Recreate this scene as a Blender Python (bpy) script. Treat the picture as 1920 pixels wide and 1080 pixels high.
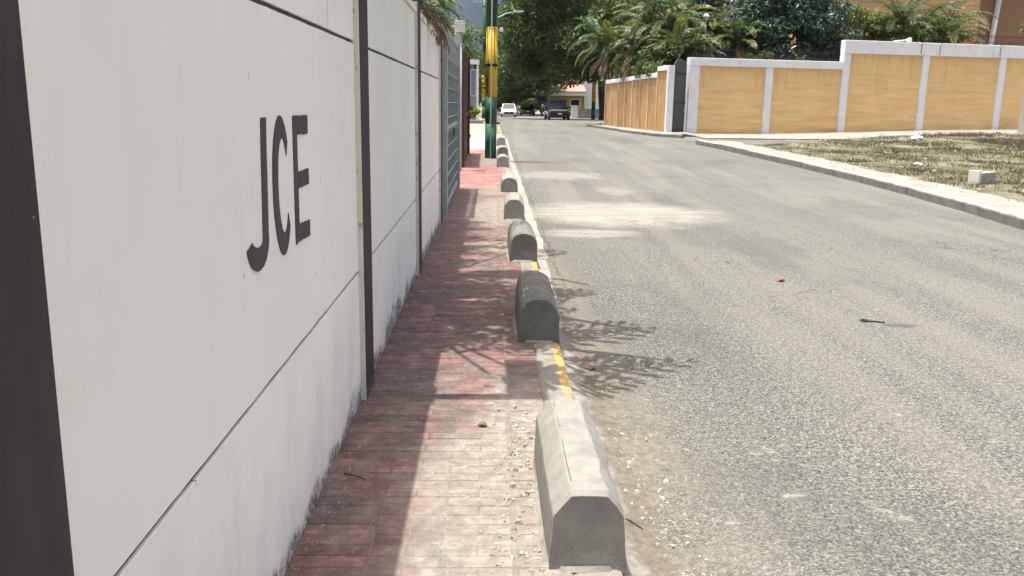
import bpy, math, random
import numpy as np
from mathutils import Vector, Matrix, noise as mnoise

# ------------------------------------------------------------------ scene
for o in list(bpy.data.objects):
    bpy.data.objects.remove(o, do_unlink=True)
S = bpy.context.scene
COL = S.collection
rng = random.Random(7)
RS = np.random.RandomState(11)

# camera: eye 1.6 m above the brick sidewalk, looking up the street and a little down
cam_d = bpy.data.cameras.new('camera')
cam = bpy.data.objects.new('camera', cam_d)
COL.objects.link(cam)
cam_d.sensor_width = 36.0
cam_d.lens = 36.0 * 1638 / 1920
cam_d.clip_start = 0.05
cam_d.clip_end = 20000
_f = 1638.0
_dy = Vector((-36, 348, -_f)).normalized()
_up = Vector((120, (36 * 120 + _f * _f) / 348, _f)).normalized()
_dx = _dy.cross(_up).normalized()
cam.matrix_world = Matrix.Translation((0, 0, 1.6)) @ Matrix((_dx, _dy, _up)).to_4x4()
S.camera = cam

# sky and sun: near-overhead midday sun, slightly from the left of the street
SUN = Vector((-0.15, 0.025, 1.0)).normalized()
elev = math.asin(SUN.z)
W = bpy.data.worlds.new('World')
S.world = W
W.use_nodes = True
wn = W.node_tree
bg = wn.nodes['Background']
sk = wn.nodes.new('ShaderNodeTexSky')
sk.sky_type = 'NISHITA'
sk.sun_disc = False
sk.sun_elevation = elev
sk.sun_rotation = math.atan2(SUN.x, SUN.y)
sk.dust_density = 7.0
sk.air_density = 0.5
sk.ozone_density = 0.0
wn.links.new(sk.outputs[0], bg.inputs[0])
bg.inputs[1].default_value = 0.12
sd = bpy.data.lights.new('sun', 'SUN')
sd.energy = 2.7
sd.angle = math.radians(0.5)
sd.color = (1.0, 0.98, 0.90)
so = bpy.data.objects.new('sun', sd)
COL.objects.link(so)
so.rotation_euler = (-SUN).to_track_quat('-Z', 'Y').to_euler()
so.location = (0, 0, 60)
S.view_settings.view_transform = 'Standard'
S.view_settings.look = 'None'
S.view_settings.gamma = 1.0
S.view_settings.use_curve_mapping = False
S.view_settings.exposure = 1.52
S.cycles.max_bounces = 6
S.cycles.diffuse_bounces = 4
S.cycles.transparent_max_bounces = 4


# ------------------------------------------------------------------ helpers
def ss(a, b, t):
    t = min(max((t - a) / (b - a), 0.0), 1.0)
    return t * t * (3 - 2 * t)


def gz(x, y):
    """height of the land relative to the near sidewalk"""
    return 0.45 * ss(14, 40, y) - 0.35 * ss(55, 100, y) + 0.3 * ss(10, 25, x) * ss(25, 38, y)


ORG = {}


def org(o):
    return ORG.get(o.name, Vector((0, 0, 0))) if o else Vector((0, 0, 0))


def tag(o, label=None, cat=None, group=None, kind=None):
    if label: o['label'] = label
    if cat: o['category'] = cat
    if group: o['group'] = group
    if kind: o['kind'] = kind
    return o


def thing(name, loc, label, cat, group=None):
    o = bpy.data.objects.new(name, None)
    o.empty_display_size = 0.2
    COL.objects.link(o)
    o.location = loc
    ORG[o.name] = Vector(loc)
    return tag(o, label, cat, group)


class MB:
    """collects world-space shapes and links them as one mesh object"""

    def __init__(s):
        s.v = []
        s.f = []

    def box(s, x0, x1, y0, y1, z0, z1):
        n = len(s.v)
        s.v += [(x0, y0, z0), (x1, y0, z0), (x1, y1, z0), (x0, y1, z0), (x0, y0, z1), (x1, y0, z1), (x1, y1, z1), (x0, y1, z1)]
        s.f += [tuple(n + i for i in q) for q in ((0, 3, 2, 1), (4, 5, 6, 7), (0, 1, 5, 4), (1, 2, 6, 5), (2, 3, 7, 6), (3, 0, 4, 7))]
        return s

    def obox(s, c, ax, ay, az, hx, hy, hz):
        """oriented box: centre, three unit axes, half sizes"""
        n = len(s.v)
        c = Vector(c)
        for k in ((-1, -1, -1), (1, -1, -1), (1, 1, -1), (-1, 1, -1), (-1, -1, 1), (1, -1, 1), (1, 1, 1), (-1, 1, 1)):
            s.v.append(tuple(c + ax * hx * k[0] + ay * hy * k[1] + az * hz * k[2]))
        s.f += [tuple(n + i for i in q) for q in ((0, 3, 2, 1), (4, 5, 6, 7), (0, 1, 5, 4), (1, 2, 6, 5), (2, 3, 7, 6), (3, 0, 4, 7))]
        return s

    def tube(s, pts, rad, n=8, cap=True):
        pts = [Vector(p) for p in pts]
        if not isinstance(rad, (list, tuple)): rad = [rad] * len(pts)
        base = len(s.v)
        ref = None
        for i, p in enumerate(pts):
            d = (pts[min(i + 1, len(pts) - 1)] - pts[max(i - 1, 0)])
            d = d.normalized() if d.length > 1e-9 else Vector((0, 0, 1))
            if ref is None: ref = Vector((1, 0, 0)) if abs(d.x) < .8 else Vector((0, 1, 0))
            a = d.cross(ref).normalized()
            b = a.cross(d).normalized()
            ref = b
            for k in range(n):
                t = 2 * math.pi * k / n
                s.v.append(tuple(p + a * (math.cos(t) * rad[i]) + b * (math.sin(t) * rad[i])))
        for i in range(len(pts) - 1):
            for k in range(n):
                k2 = (k + 1) % n
                s.f.append((base + i * n + k, base + (i + 1) * n + k, base + (i + 1) * n + k2, base + i * n + k2))
        if cap:
            s.f.append(tuple(base + k for k in range(n)))
            s.f.append(tuple(base + (len(pts) - 1) * n + k for k in reversed(range(n))))
        return s

    def prism(s, poly, d):
        """polygon of 3-D points pushed along vector d"""
        n = len(s.v)
        m = len(poly)
        d = Vector(d)
        s.v += [tuple(p) for p in poly] + [tuple(Vector(p) + d) for p in poly]
        s.f.append(tuple(n + i for i in reversed(range(m))))
        s.f.append(tuple(n + m + i for i in range(m)))
        for i in range(m):
            j = (i + 1) % m
            s.f.append((n + i, n + j, n + m + j, n + m + i))
        return s

    def raw(s, v, f):
        n = len(s.v)
        s.v += [tuple(p) for p in v]
        s.f += [tuple(n + i for i in q) for q in f]
        return s

    def build(s, name, mat, parent=None, smooth=False, bevel=0.0, fix=False):
        o0 = org(parent)
        me = bpy.data.meshes.new(name)
        v = [(p[0] - o0.x, p[1] - o0.y, p[2] - o0.z) for p in s.v]
        me.from_pydata(v, [], s.f)
        me.update()
        if fix:
            import bmesh
            b = bmesh.new()
            b.from_mesh(me)
            bmesh.ops.recalc_face_normals(b, faces=b.faces)
            b.to_mesh(me)
            b.free()
        if smooth:
            me.polygons.foreach_set('use_smooth', [True] * len(me.polygons))
        me.materials.append(mat)
        o = bpy.data.objects.new(name, me)
        COL.objects.link(o)
        if parent:
            o.parent = parent
        ORG[o.name] = Vector(o0)
        if bevel:
            m = o.modifiers.new('bevel', 'BEVEL')
            m.width = bevel
            m.segments = 2
            m.limit_method = 'ANGLE'
        return o


def np_mesh(name, V, F, mat, parent=None, smooth=False):
    m = MB()
    m.v = [tuple(r) for r in V.tolist()]
    m.f = [tuple(r) for r in F.tolist()]
    return m.build(name, mat, parent, smooth)


# ---- node material helper
class NB:
    def __init__(s, name, rough=0.9, spec=0.2):
        s.m = bpy.data.materials.new(name)
        s.m.use_nodes = True
        s.t = s.m.node_tree
        s.b = s.t.nodes['Principled BSDF']
        s.b.inputs['Roughness'].default_value = rough
        s.b.inputs['Specular IOR Level'].default_value = spec
        s._pos = None
        s._cache = {}

    def n(s, typ, **kw):
        nd = s.t.nodes.new(typ)
        for k, v in kw.items(): setattr(nd, k, v)
        return nd

    def put(s, sock, val):
        if isinstance(val, bpy.types.NodeSocket): s.t.links.new(val, sock)
        elif isinstance(val, (tuple, list)) and len(val) == 3 and sock.type == 'RGBA': sock.default_value = (*val, 1)
        else: sock.default_value = val

    def pos(s):
        if s._pos is None: s._pos = s.n('ShaderNodeNewGeometry').outputs['Position']
        return s._pos

    def xyz(s, v=None):
        if v is None and 'xyz' in s._cache: return s._cache['xyz']
        q = s.n('ShaderNodeSeparateXYZ')
        s.put(q.inputs[0], v or s.pos())
        if v is None: s._cache['xyz'] = q.outputs
        return q.outputs

    def mapped(s, scale=(1, 1, 1), loc=(0, 0, 0), v=None):
        q = s.n('ShaderNodeMapping')
        s.put(q.inputs[0], v or s.pos())
        q.inputs['Scale'].default_value = scale
        q.inputs['Location'].default_value = loc
        return q.outputs[0]

    def noise(s, scale, detail=4, rough=.55, v=None, dist=0):
        key = (scale, detail, rough, dist)
        if v is None and key in s._cache: return s._cache[key]
        q = s.n('ShaderNodeTexNoise')
        if v is None: s._cache[key] = q.outputs[0]
        s.put(q.inputs['Vector'], v or s.pos())
        q.inputs['Scale'].default_value = scale
        q.inputs['Detail'].default_value = detail
        q.inputs['Roughness'].default_value = rough
        q.inputs['Distortion'].default_value = dist
        return q.outputs[0]

    def voro(s, scale, v=None, feature='F1'):
        q = s.n('ShaderNodeTexVoronoi', feature=feature)
        s.put(q.inputs['Vector'], v or s.pos())
        q.inputs['Scale'].default_value = scale
        return q.outputs

    def ramp(s, fac, stops, interp='LINEAR'):
        q = s.n('ShaderNodeValToRGB')
        s.put(q.inputs[0], fac)
        cr = q.color_ramp
        cr.interpolation = interp
        while len(cr.elements) < len(stops): cr.elements.new(0.5)
        for e, (p, c) in zip(cr.elements, stops):
            e.position = p
            e.color = (*c, 1) if isinstance(c, (tuple, list)) else (c, c, c, 1)
        return q.outputs[0]

    def math(s, op, a, b=0.0, clamp=False):
        q = s.n('ShaderNodeMath', operation=op)
        q.use_clamp = clamp
        s.put(q.inputs[0], a)
        s.put(q.inputs[1], b)
        return q.outputs[0]

    def sstep(s, x, a, b):
        q = s.n('ShaderNodeMapRange')
        q.interpolation_type = 'SMOOTHSTEP'
        s.put(q.inputs[0], x)
        s.put(q.inputs[1], a)
        s.put(q.inputs[2], b)
        return q.outputs[0]

    def mix(s, fac, a, b, mode='MIX'):
        q = s.n('ShaderNodeMix', data_type='RGBA', blend_type=mode)
        s.put(q.inputs[0], fac)
        s.put(q.inputs[6], a)
        s.put(q.inputs[7], b)
        return q.outputs[2]

    def ellipse(s, cx, cy, rx, ry, wob=0.35, nscale=2.0):
        """soft ragged spot on the ground: 1 inside, 0 outside"""
        o = s.xyz()
        a = s.math('DIVIDE', s.math('SUBTRACT', o[0], cx), rx)
        b = s.math('DIVIDE', s.math('SUBTRACT', o[1], cy), ry)
        r = s.math('SQRT', s.math('ADD', s.math('MULTIPLY', a, a), s.math('MULTIPLY', b, b)))
        r = s.math('ADD', r, s.math('MULTIPLY', s.math('SUBTRACT', s.noise(2.2 if nscale < 4.5 else 6.0, 5, .65), .5), wob * 4))
        return s.math('SUBTRACT', 1.0, s.sstep(r, .55, 1.1))

    def col(s, c):
        s.put(s.b.inputs['Base Color'], c)
        return s

    def bump(s, h, strength=.3, dist=.01):
        q = s.n('ShaderNodeBump')
        q.inputs['Strength'].default_value = strength
        q.inputs['Distance'].default_value = dist
        s.put(q.inputs['Height'], h)
        s.put(s.b.inputs['Normal'], q.outputs[0])
        return s


def plain(name, c, rough=.8, spec=.2, var=.12, scale=6, metal=0, bump=0.0, bscale=60):
    b = NB(name, rough, spec)
    d = tuple(max(0, k * (1 - var)) for k in c)
    l = tuple(min(1, k * (1 + var)) for k in c)
    b.col(b.ramp(b.noise(scale, 5), [(.3, d), (.7, l)]))
    b.b.inputs['Metallic'].default_value = metal
    if bump: b.bump(b.noise(bscale, 4), bump, .01)
    return b.m


def leafmat(name, a, c, scale=.9, trans=.35, rough=.5):
    """foliage colour varies leaf by leaf; light also passes through"""
    b = NB(name, rough, .35)
    n1 = b.noise(scale, 3)
    n2 = b.noise(scale * 9, 2)
    fac = b.math('ADD', b.math('MULTIPLY', n1, .55), b.math('MULTIPLY', n2, .45))
    colr = b.ramp(fac, [(.32, a), (.68, c)])
    b.col(colr)
    tr = b.n('ShaderNodeBsdfTranslucent')
    b.t.links.new(colr, tr.inputs[0])
    mx = b.n('ShaderNodeMixShader')
    mx.inputs[0].default_value = trans
    out = b.t.nodes['Material Output']
    b.t.links.new(b.b.outputs[0], mx.inputs[1])
    b.t.links.new(tr.outputs[0], mx.inputs[2])
    b.t.links.new(mx.outputs[0], out.inputs[0])
    return b.m


# ------------------------------------------------------------------ materials
M = {}


def m_wall_white():
    b = NB('wall_paint_white', .75, .25)
    o = b.xyz()
    big = b.noise(1.1, 4)
    c = b.ramp(big, [(.3, (.86, .83, .725)), (.7, (.915, .89, .785))])
    # faint brush streaks and rain marks
    st = b.noise(1.0, 5, .6, b.mapped((1, 14, 1.1)))
    c = b.mix(b.math('MULTIPLY', b.sstep(st, .52, .72), .09), c, (.56, .56, .54))
    pt = b.noise(2.3, 7, .7, b.mapped((1, 1, 1), (9, 4, 2)))
    c = b.mix(b.math('MULTIPLY', b.sstep(pt, .50, .68), .22), c, (.76, .715, .60))
    # greyer, scuffed lower course
    low = b.math('SUBTRACT', 1.0, b.sstep(o[2], .45, .75))
    sc = b.noise(1.0, 4, .65, b.mapped((1, 5, 2.2), (0, 3, 1)))
    c = b.mix(b.math('MULTIPLY', b.math('MULTIPLY', low, b.sstep(sc, .42, .66)), .22), c, (.50, .50, .49))
    # short dark scratches
    sv = b.voro(1.0, b.mapped((1, 26, 5.0)))
    sc2 = b.math('LESS_THAN', sv[0], .085)
    sel = b.math('GREATER_THAN', b.noise(3.1, 2, .5, b.mapped((1, 1, 1), (5, 2, 0))), .585)
    c = b.mix(b.math('MULTIPLY', b.math('MULTIPLY', sc2, sel), .75), c, (.10, .10, .10))
    # black mould climbing from the pavement in a ragged fringe
    fr = b.noise(3.0, 6, .58)
    top = b.math('MULTIPLY', b.math('SUBTRACT', fr, .37), .52)
    d = b.math('SUBTRACT', top, o[2])
    mk = b.sstep(d, -.055, .045)
    brk = b.noise(30, 6, .75)
    mk = b.math('MULTIPLY', mk, b.sstep(brk, .30, .58))
    c = b.mix(b.math('MULTIPLY', mk, .93), c, (.045, .047, .042))
    b.col(c)
    b.bump(b.math('ADD', b.noise(90, 4), b.math('MULTIPLY', st, .6)), .10, .004)
    return b.m


M['wall'] = m_wall_white()


def m_dark_paint():
    b = NB('pilaster_paint_dark_brown', .72, .18)
    n = b.noise(3, 5, .6, b.mapped((1, 3, .8)))
    c = b.ramp(n, [(.3, (.050, .039, .039)), (.7, (.068, .054, .052))])
    v = b.voro(16)
    sp = b.math('MULTIPLY', b.math('LESS_THAN', v[0], .035), b.math('GREATER_THAN', b.noise(4.5, 2), .56))
    c = b.mix(b.math('MULTIPLY', sp, .8), c, (.35, .34, .32))
    # wear along the lower edge, down to the pale undercoat
    o = b.xyz()
    w = b.math('SUBTRACT', b.math('MULTIPLY', b.noise(11, 5, .7), .16), o[2])
    c = b.mix(b.math('MULTIPLY', b.sstep(w, .0, .03), .6), c, (.11, .12, .10))
    b.col(c)
    b.bump(b.noise(70, 4), .12, .004)
    return b.m


M['dark'] = m_dark_paint()
M['groove'] = plain('joint_paint_grey', (.105, .102, .10), .8, .1, .25, 9)
def m_letter():
    b = NB('letter_paint_dark_grey', .75, .15)
    c = b.ramp(b.noise(14, 5, .6, b.mapped((1, 2.2, .7))), [(.3, (.066, .058, .059)), (.7, (.098, .089, .089))])
    ch = b.noise(60, 5, .75)
    c = b.mix(b.math('MULTIPLY', b.sstep(ch, .63, .70), .7), c, (.55, .53, .50))
    b.col(c)
    b.bump(b.noise(90, 4), .12, .004)
    return b.m


M['letter'] = m_letter()


def m_cream():
    b = NB('pilaster_edge_cream', .75, .2)
    n = b.noise(6, 5, .65, b.mapped((1, 1, .6)))
    c = b.ramp(n, [(.3, (.60, .58, .46)), (.7, (.72, .70, .60))])
    ch = b.noise(22, 5, .75, b.mapped((1, 1, .5)))
    c = b.mix(b.math('MULTIPLY', b.sstep(ch, .58, .66), .7), c, (.20, .17, .11))
    b.col(c)
    return b.m


M['cream'] = m_cream()


def dust_sidewalk(b):
    """cement dust lying on the pavement: thick beside the kerb stones and near the front"""
    o = b.xyz()
    e = b.math('MAXIMUM', b.math('MULTIPLY', b.ellipse(.08, 3.1, .52, 1.2, .30, 2.6), 1.0), b.ellipse(.18, 3.8, .34, 1.4, .3, 5))
    e = b.math('MAXIMUM', e, b.math('MULTIPLY', b.ellipse(.05, 13.2, .55, 1.9, .3, 2.0), .95))
    e = b.math('MAXIMUM', e, b.math('MULTIPLY', b.ellipse(.1, 9.8, .5, .45, .3, 3.0), .8))
    e = b.math('MAXIMUM', e, b.math('MULTIPLY', b.ellipse(.0, 16.2, .55, 1.0, .3, 2.0), .8))
    e = b.math('MAXIMUM', e, b.math('MULTIPLY', b.ellipse(-.1, 23.4, .6, 2.2, .3, 2.0), .9))
    thin = b.math('MULTIPLY', b.sstep(b.noise(5.5, 6, .7), .44, .70), .48)
    return b.math('MAXIMUM', e, thin)


def m_brick():
    b = NB('paver_red_worn', .92, .15)
    oi = b.n('ShaderNodeObjectInfo')
    o = b.xyz()
    n = b.noise(9, 7, .75)
    c = b.ramp(n, [(.28, (.078, .056, .053)), (.5, (.168, .106, .099)), (.74, (.33, .22, .202))])
    rv = b.ramp(oi.outputs['Random'], [(0, (.68, .68, .68)), (1, (1.3, 1.12, 1.12))])
    c = b.mix(.8, c, rv, 'MULTIPLY')
    # grey-green weathering where the paint has gone
    gr = b.noise(2.4, 7, .72, b.mapped((1, 1, 1), (4, 9, 0)))
    c = b.mix(b.math('MULTIPLY', b.sstep(gr, .44, .58), .75), c, b.ramp(b.noise(30, 4, .7), [(.3, (.075, .070, .064)), (.7, (.135, .125, .113))]))
    # black specks
    sp = b.sstep(b.noise(55, 4, .7, b.mapped((1, 1, 1), (1, 7, 0))), .66, .72)
    c = b.mix(b.math('MULTIPLY', sp, .7), c, (.05, .045, .04))
    dm = dust_sidewalk(b)
    fine = b.sstep(b.noise(19, 8, .82), .30, .60)
    dc = b.ramp(b.noise(11, 7, .75), [(.3, (.155, .138, .115)), (.5, (.225, .208, .178)), (.7, (.33, .31, .27))])
    c = b.mix(b.math('MULTIPLY', dm, b.math('ADD', b.math('MULTIPLY', fine, .55), .40)), c, dc)
    # thicker spilled-cement spots
    wsp = b.sstep(b.noise(13, 6, .75, b.mapped((1, 1, 1), (3, 3, 0))), .60, .66)
    c = b.mix(b.math('MULTIPLY', b.math('MULTIPLY', wsp, dm), .7), c, (.50, .475, .42))
    b.col(c)
    b.bump(b.math('ADD', b.noise(120, 4), b.math('MULTIPLY', b.noise(24, 5, .7), 2.0)), .7, .005)
    return b.m


M['brick'] = m_brick()


def m_grout():
    b = NB('sidewalk_base', .95, .1)
    o = b.xyz()
    q = b.n('ShaderNodeTexBrick')
    b.put(q.inputs['Vector'], b.mapped((1, 1, 1), (.43, 0, 0)))
    q.inputs['Scale'].default_value = 1.0
    q.inputs['Brick Width'].default_value = .26
    q.inputs['Row Height'].default_value = .08
    q.inputs['Mortar Size'].default_value = .006
    q.inputs['Color1'].default_value = (.19, .085, .077, 1)
    q.inputs['Color2'].default_value = (.23, .10, .092, 1)
    q.inputs['Mortar'].default_value = (.10, .07, .065, 1)
    far = b.sstep(o[1], 15.9, 16.1)
    near = b.ramp(b.noise(12, 5), [(.3, (.085, .06, .055)), (.7, (.17, .13, .115))])
    c = b.mix(far, near, q.outputs[0])
    c = b.mix(b.math('MULTIPLY', b.sstep(b.noise(2.2, 4), .45, .62), .45), c, (.28, .19, .17))
    c = b.mix(b.math('MULTIPLY', dust_sidewalk(b), .92), c, b.ramp(b.noise(11, 7, .75), [(.3, (.12, .107, .09)), (.7, (.25, .233, .20))]))
    # bare concrete beyond the metal gate
    c = b.mix(b.sstep(b.math('ADD', o[1], b.math('MULTIPLY', b.noise(1.4, 4), 2.5)), 27.0, 28.4), c, b.ramp(b.noise(5, 5), [(.3, (.25, .24, .21)), (.7, (.34, .325, .29))]))
    b.col(c)
    b.bump(b.noise(80, 4), .4, .004)
    return b.m


M['grout'] = m_grout()


def m_road():
    b = NB('road_asphalt_bleached', .93, .15)
    o = b.xyz()
    # pale stones in darker binder
    v = b.voro(95)
    st = b.sstep(b.noise(84, 2, .5), .34, .66)
    cell = b.ramp(v[1], [(.0, (.055, .054, .050)), (.45, (.20, .196, .182)), (1.0, (.56, .55, .515))])
    base = b.ramp(st, [(.0, (.055, .054, .050)), (.5, (.205, .20, .184)), (1.0, (.50, .49, .455))])
    c = b.mix(.45, base, cell)
    gr2 = b.noise(34, 3, .65)
    c = b.mix(.62, c, b.ramp(gr2, [(.34, .45), (.66, 1.65)]), 'MULTIPLY')
    # worn and dusty further up the street, where the stones melt together
    c = b.mix(b.math('MULTIPLY', b.sstep(o[1], 7, 22), .35), c, (.30, .293, .27))
    # broad wear lanes along the street
    lane = b.noise(1.0, 4, .55, b.mapped((1.5, .10, 1)))
    c = b.mix(b.math('MULTIPLY', b.sstep(lane, .44, .64), .34), c, (.42, .405, .37))
    dk = b.noise(.55, 5, .6, b.mapped((1, .6, 1), (7, 3, 0)))
    c = b.mix(b.math('MULTIPLY', b.sstep(dk, .50, .66), .35), c, (.16, .155, .145))
    # cement dust washed over the road
    dust = (.64, .62, .56)
    streak = b.noise(1.0, 6, .7, b.mapped((1.0, 5, 1)))
    pm = b.math('MAXIMUM', b.ellipse(2.0, 13.7, 1.75, 1.75, .16, 1.2), b.math('MULTIPLY', b.ellipse(1.3, 11.5, .75, .45, .25, 2), .8))
    pm = b.math('MAXIMUM', pm, b.math('MULTIPLY', b.ellipse(2.4, 17.2, .35, .9, .3, 2), .45))
    pm = b.math('MAXIMUM', pm, b.math('MULTIPLY', b.ellipse(1.5, 20.2, 1.2, 1.0, .3, 1.5), .6))
    pm = b.math('MULTIPLY', pm, b.math('ADD', b.math('MULTIPLY', b.sstep(streak, .35, .6), .5), .5))
    c = b.mix(b.math('MULTIPLY', pm, .72), c, dust)
    # sandy fringe beside the near kerb
    ex = b.math('ADD', o[0], b.math('MULTIPLY', b.math('SUBTRACT', b.noise(1.6, 6, .7), .5), 1.1))
    fr = b.math('SUBTRACT', 1.0, b.sstep(ex, .62, 1.02))
    fr = b.math('MULTIPLY', fr, b.math('SUBTRACT', 1.0, b.sstep(o[1], 5.5, 12)))
    sand = b.ramp(b.noise(20, 6, .75), [(.25, (.20, .172, .132)), (.5, (.34, .305, .245)), (.75, (.55, .51, .435))])
    c = b.mix(b.math('MULTIPLY', fr, .85), c, sand)
    # scattered whitish plaster smears
    sm = b.noise(3.4, 5, .7, b.mapped((1, 1.7, 1), (2, 5, 0)))
    nearw = b.math('SUBTRACT', 1.0, b.sstep(o[1], 5.0, 6.5))
    c = b.mix(b.math('MULTIPLY', b.math('MULTIPLY', b.sstep(sm, .62, .70), nearw), .7), c, (.56, .545, .50))
    # hairline cracks, only here and there
    ve = b.n('ShaderNodeTexVoronoi', feature='DISTANCE_TO_EDGE')
    wv_ = b.n('ShaderNodeVectorMath', operation='ADD')
    b.put(wv_.inputs[0], b.pos())
    nz_ = b.n('ShaderNodeTexNoise')
    b.put(nz_.inputs['Vector'], b.pos())
    nz_.inputs['Scale'].default_value = 2.5
    b.put(wv_.inputs[1], nz_.outputs['Color'])
    b.put(ve.inputs['Vector'], wv_.outputs[0])
    ve.inputs['Scale'].default_value = .33
    crk = b.math('SUBTRACT', 1.0, b.sstep(ve.outputs[0], .0012, .0045))
    crk = b.math('MULTIPLY', crk, b.sstep(b.noise(.45, 3), .50, .58))
    c = b.mix(b.math('MULTIPLY', crk, .7), c, (.07, .068, .062))
    gx = b.math('ADD', o[0], b.math('MULTIPLY', b.math('SUBTRACT', b.noise(2.6, 6, .75), .5), .30))
    gl_ = b.math('SUBTRACT', 1.0, b.sstep(b.math('ABSOLUTE', b.math('SUBTRACT', gx, .70)), .004, .010))
    gl_ = b.math('MULTIPLY', gl_, b.math('MULTIPLY', b.sstep(o[1], 6.5, 9), b.sstep(b.noise(1.3, 3), .40, .48)))
    c = b.mix(b.math('MULTIPLY', gl_, .8), c, (.09, .085, .075))
    # dark smear with a tail
    c = b.mix(b.math('MULTIPLY', b.ellipse(3.26, 6.66, .17, .075, .10, 6), .62), c, (.13, .125, .125))
    c = b.mix(1.0, c, (.440, .449, .436), 'MULTIPLY')
    b.col(c)
    b.bump(b.math('ADD', st, b.math('MULTIPLY', v[0], .6)), .55, .008)
    return b.m


M['road'] = m_road()


def m_cement(name, lo, hi, scale=6, bump=.35, dirt=.35, dcol=(.12, .115, .105)):
    b = NB(name, .9, .15)
    c = b.ramp(b.noise(scale, 6, .65), [(.28, lo), (.72, hi)])
    st = b.noise(scale * .55, 5, .7, b.mapped((1, 1, 1), (3, 1, 7)))
    c = b.mix(b.math('MULTIPLY', b.sstep(st, .52, .70), dirt), c, dcol)
    fn = b.noise(scale * 22, 3, .7)
    c = b.mix(.35, c, b.ramp(fn, [(.3, .55), (.7, 1.25)]), 'MULTIPLY')
    b.col(c)
    b.bump(b.math('ADD', fn, b.noise(scale * 5, 4)), bump, .006)
    return b.m


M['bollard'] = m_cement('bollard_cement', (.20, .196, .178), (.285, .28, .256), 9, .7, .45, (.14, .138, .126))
M['bollard_dark'] = m_cement('bollard_cement_dark', (.13, .136, .118), (.21, .216, .193), 9, 1.0, .5, (.085, .09, .076))  # darker, greener cement than the plain bollards
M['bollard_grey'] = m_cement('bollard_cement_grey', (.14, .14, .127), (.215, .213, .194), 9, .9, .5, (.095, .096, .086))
M['gutter'] = m_cement('gutter_cement_pale', (.20, .19, .167), (.30, .287, .255), 4, .5, .55, (.135, .125, .108))


def m_kerb():
    b = NB('kerb_concrete_yellow_traces', .92, .15)
    o = b.xyz()
    c = b.ramp(b.noise(8, 6, .7), [(.3, (.135, .127, .108)), (.7, (.26, .248, .215))])
    chip = b.noise(10, 6, .75)
    # what is left of the yellow kerb paint on the street edge
    e = b.sstep(b.math('ADD', o[0], b.math('MULTIPLY', b.math('SUBTRACT', b.noise(16, 5, .7), .5), .05)), .410, .420)
    a = b.math('MULTIPLY', b.sstep(o[1], 4.5, 4.9), b.math('SUBTRACT', 1.0, b.sstep(o[1], 5.6, 5.95)))
    a2 = b.math('MULTIPLY', b.sstep(o[1], 8.0, 8.2), b.math('SUBTRACT', 1.0, b.sstep(o[1], 8.9, 9.0)))
    k = b.math('MULTIPLY', b.math('MULTIPLY', e, b.math('ADD', a, b.math('MULTIPLY', a2, .8), True)), b.sstep(chip, .38, .46))
    c = b.mix(b.math('MULTIPLY', k, .80), c, (.44, .28, .075))
    b.col(c)
    b.bump(b.noise(70, 5), .5, .005)
    return b.m


M['kerb'] = m_kerb()
def m_dustbank():
    b = NB('cement_dust_pale', .97, .1)
    o = b.xyz()
    sand = b.ramp(b.noise(22, 7, .8), [(.28, (.085, .072, .055)), (.5, (.15, .133, .105)), (.72, (.24, .222, .185))])
    pale = b.ramp(b.noise(14, 7, .78), [(.3, (.15, .14, .12)), (.5, (.23, .218, .19)), (.7, (.34, .325, .29))])
    k = b.math('ADD', o[0], b.math('MULTIPLY', b.math('SUBTRACT', b.noise(5, 7, .75), .5), .35))
    c = b.mix(b.sstep(k, .52, .60), pale, sand)
    b.col(c)
    b.bump(b.math('ADD', b.noise(45, 6, .75), b.noise(140, 3)), 1.0, .008)
    return b.m


M['dustbank'] = m_dustbank()
M['mortar'] = m_cement('bedding_mortar', (.20, .19, .168), (.31, .297, .265), 20, .6, .35, (.14, .13, .115))
def m_kerb_far():
    b = NB('kerb_grey_lit_top', .92, .15)
    g_ = b.n('ShaderNodeNewGeometry')
    nz = b.xyz(g_.outputs['True Normal'])[2]
    body = b.ramp(b.noise(4, 6, .7), [(.3, (.125, .122, .112)), (.7, (.225, .217, .198))])
    lit_top = b.ramp(b.noise(3, 6, .7), [(.3, (.20, .193, .172)), (.7, (.33, .322, .295))])
    worn = b.sstep(b.noise(6, 6, .75, b.mapped((1, 1, 1), (4, 0, 2))), .34, .48)
    c = b.mix(b.math('MULTIPLY', b.sstep(nz, .45, .8), worn), body, lit_top)  # sunlit top and shaded face put into the colour by face normal
    b.col(c)
    b.bump(b.noise(40, 5), .5, .008)
    return b.m


M['kerb_far'] = m_kerb_far()
M['pave_far'] = m_cement('broken_pavement_pale', (.17, .162, .143), (.30, .288, .255), 2.5, .7, .65, (.11, .10, .08))


def m_earth():
    b = NB('verge_earth', .97, .1)
    n = b.noise(1.1, 6, .7)
    c = b.ramp(n, [(.30, (.065, .063, .036)), (.46, (.105, .098, .066)), (.58, (.155, .143, .105)), (.72, (.24, .226, .18))])
    g = b.noise(2.6, 5, .7, b.mapped((1, 1, 1), (3, 8, 0)))
    c = b.mix(b.math('MULTIPLY', b.sstep(g, .50, .62), .6), c, (.10, .105, .045))
    sp = b.voro(9)
    c = b.mix(b.math('MULTIPLY', b.math('LESS_THAN', sp[0], .16), .5), c, (.46, .44, .38))
    b.col(c)
    b.bump(b.noise(14, 6, .7), .6, .04)
    return b.m


M['earth'] = m_earth()
M['ground'] = plain('ground_dusty', (.20, .18, .13), .95, .1, .3, .4)


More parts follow.
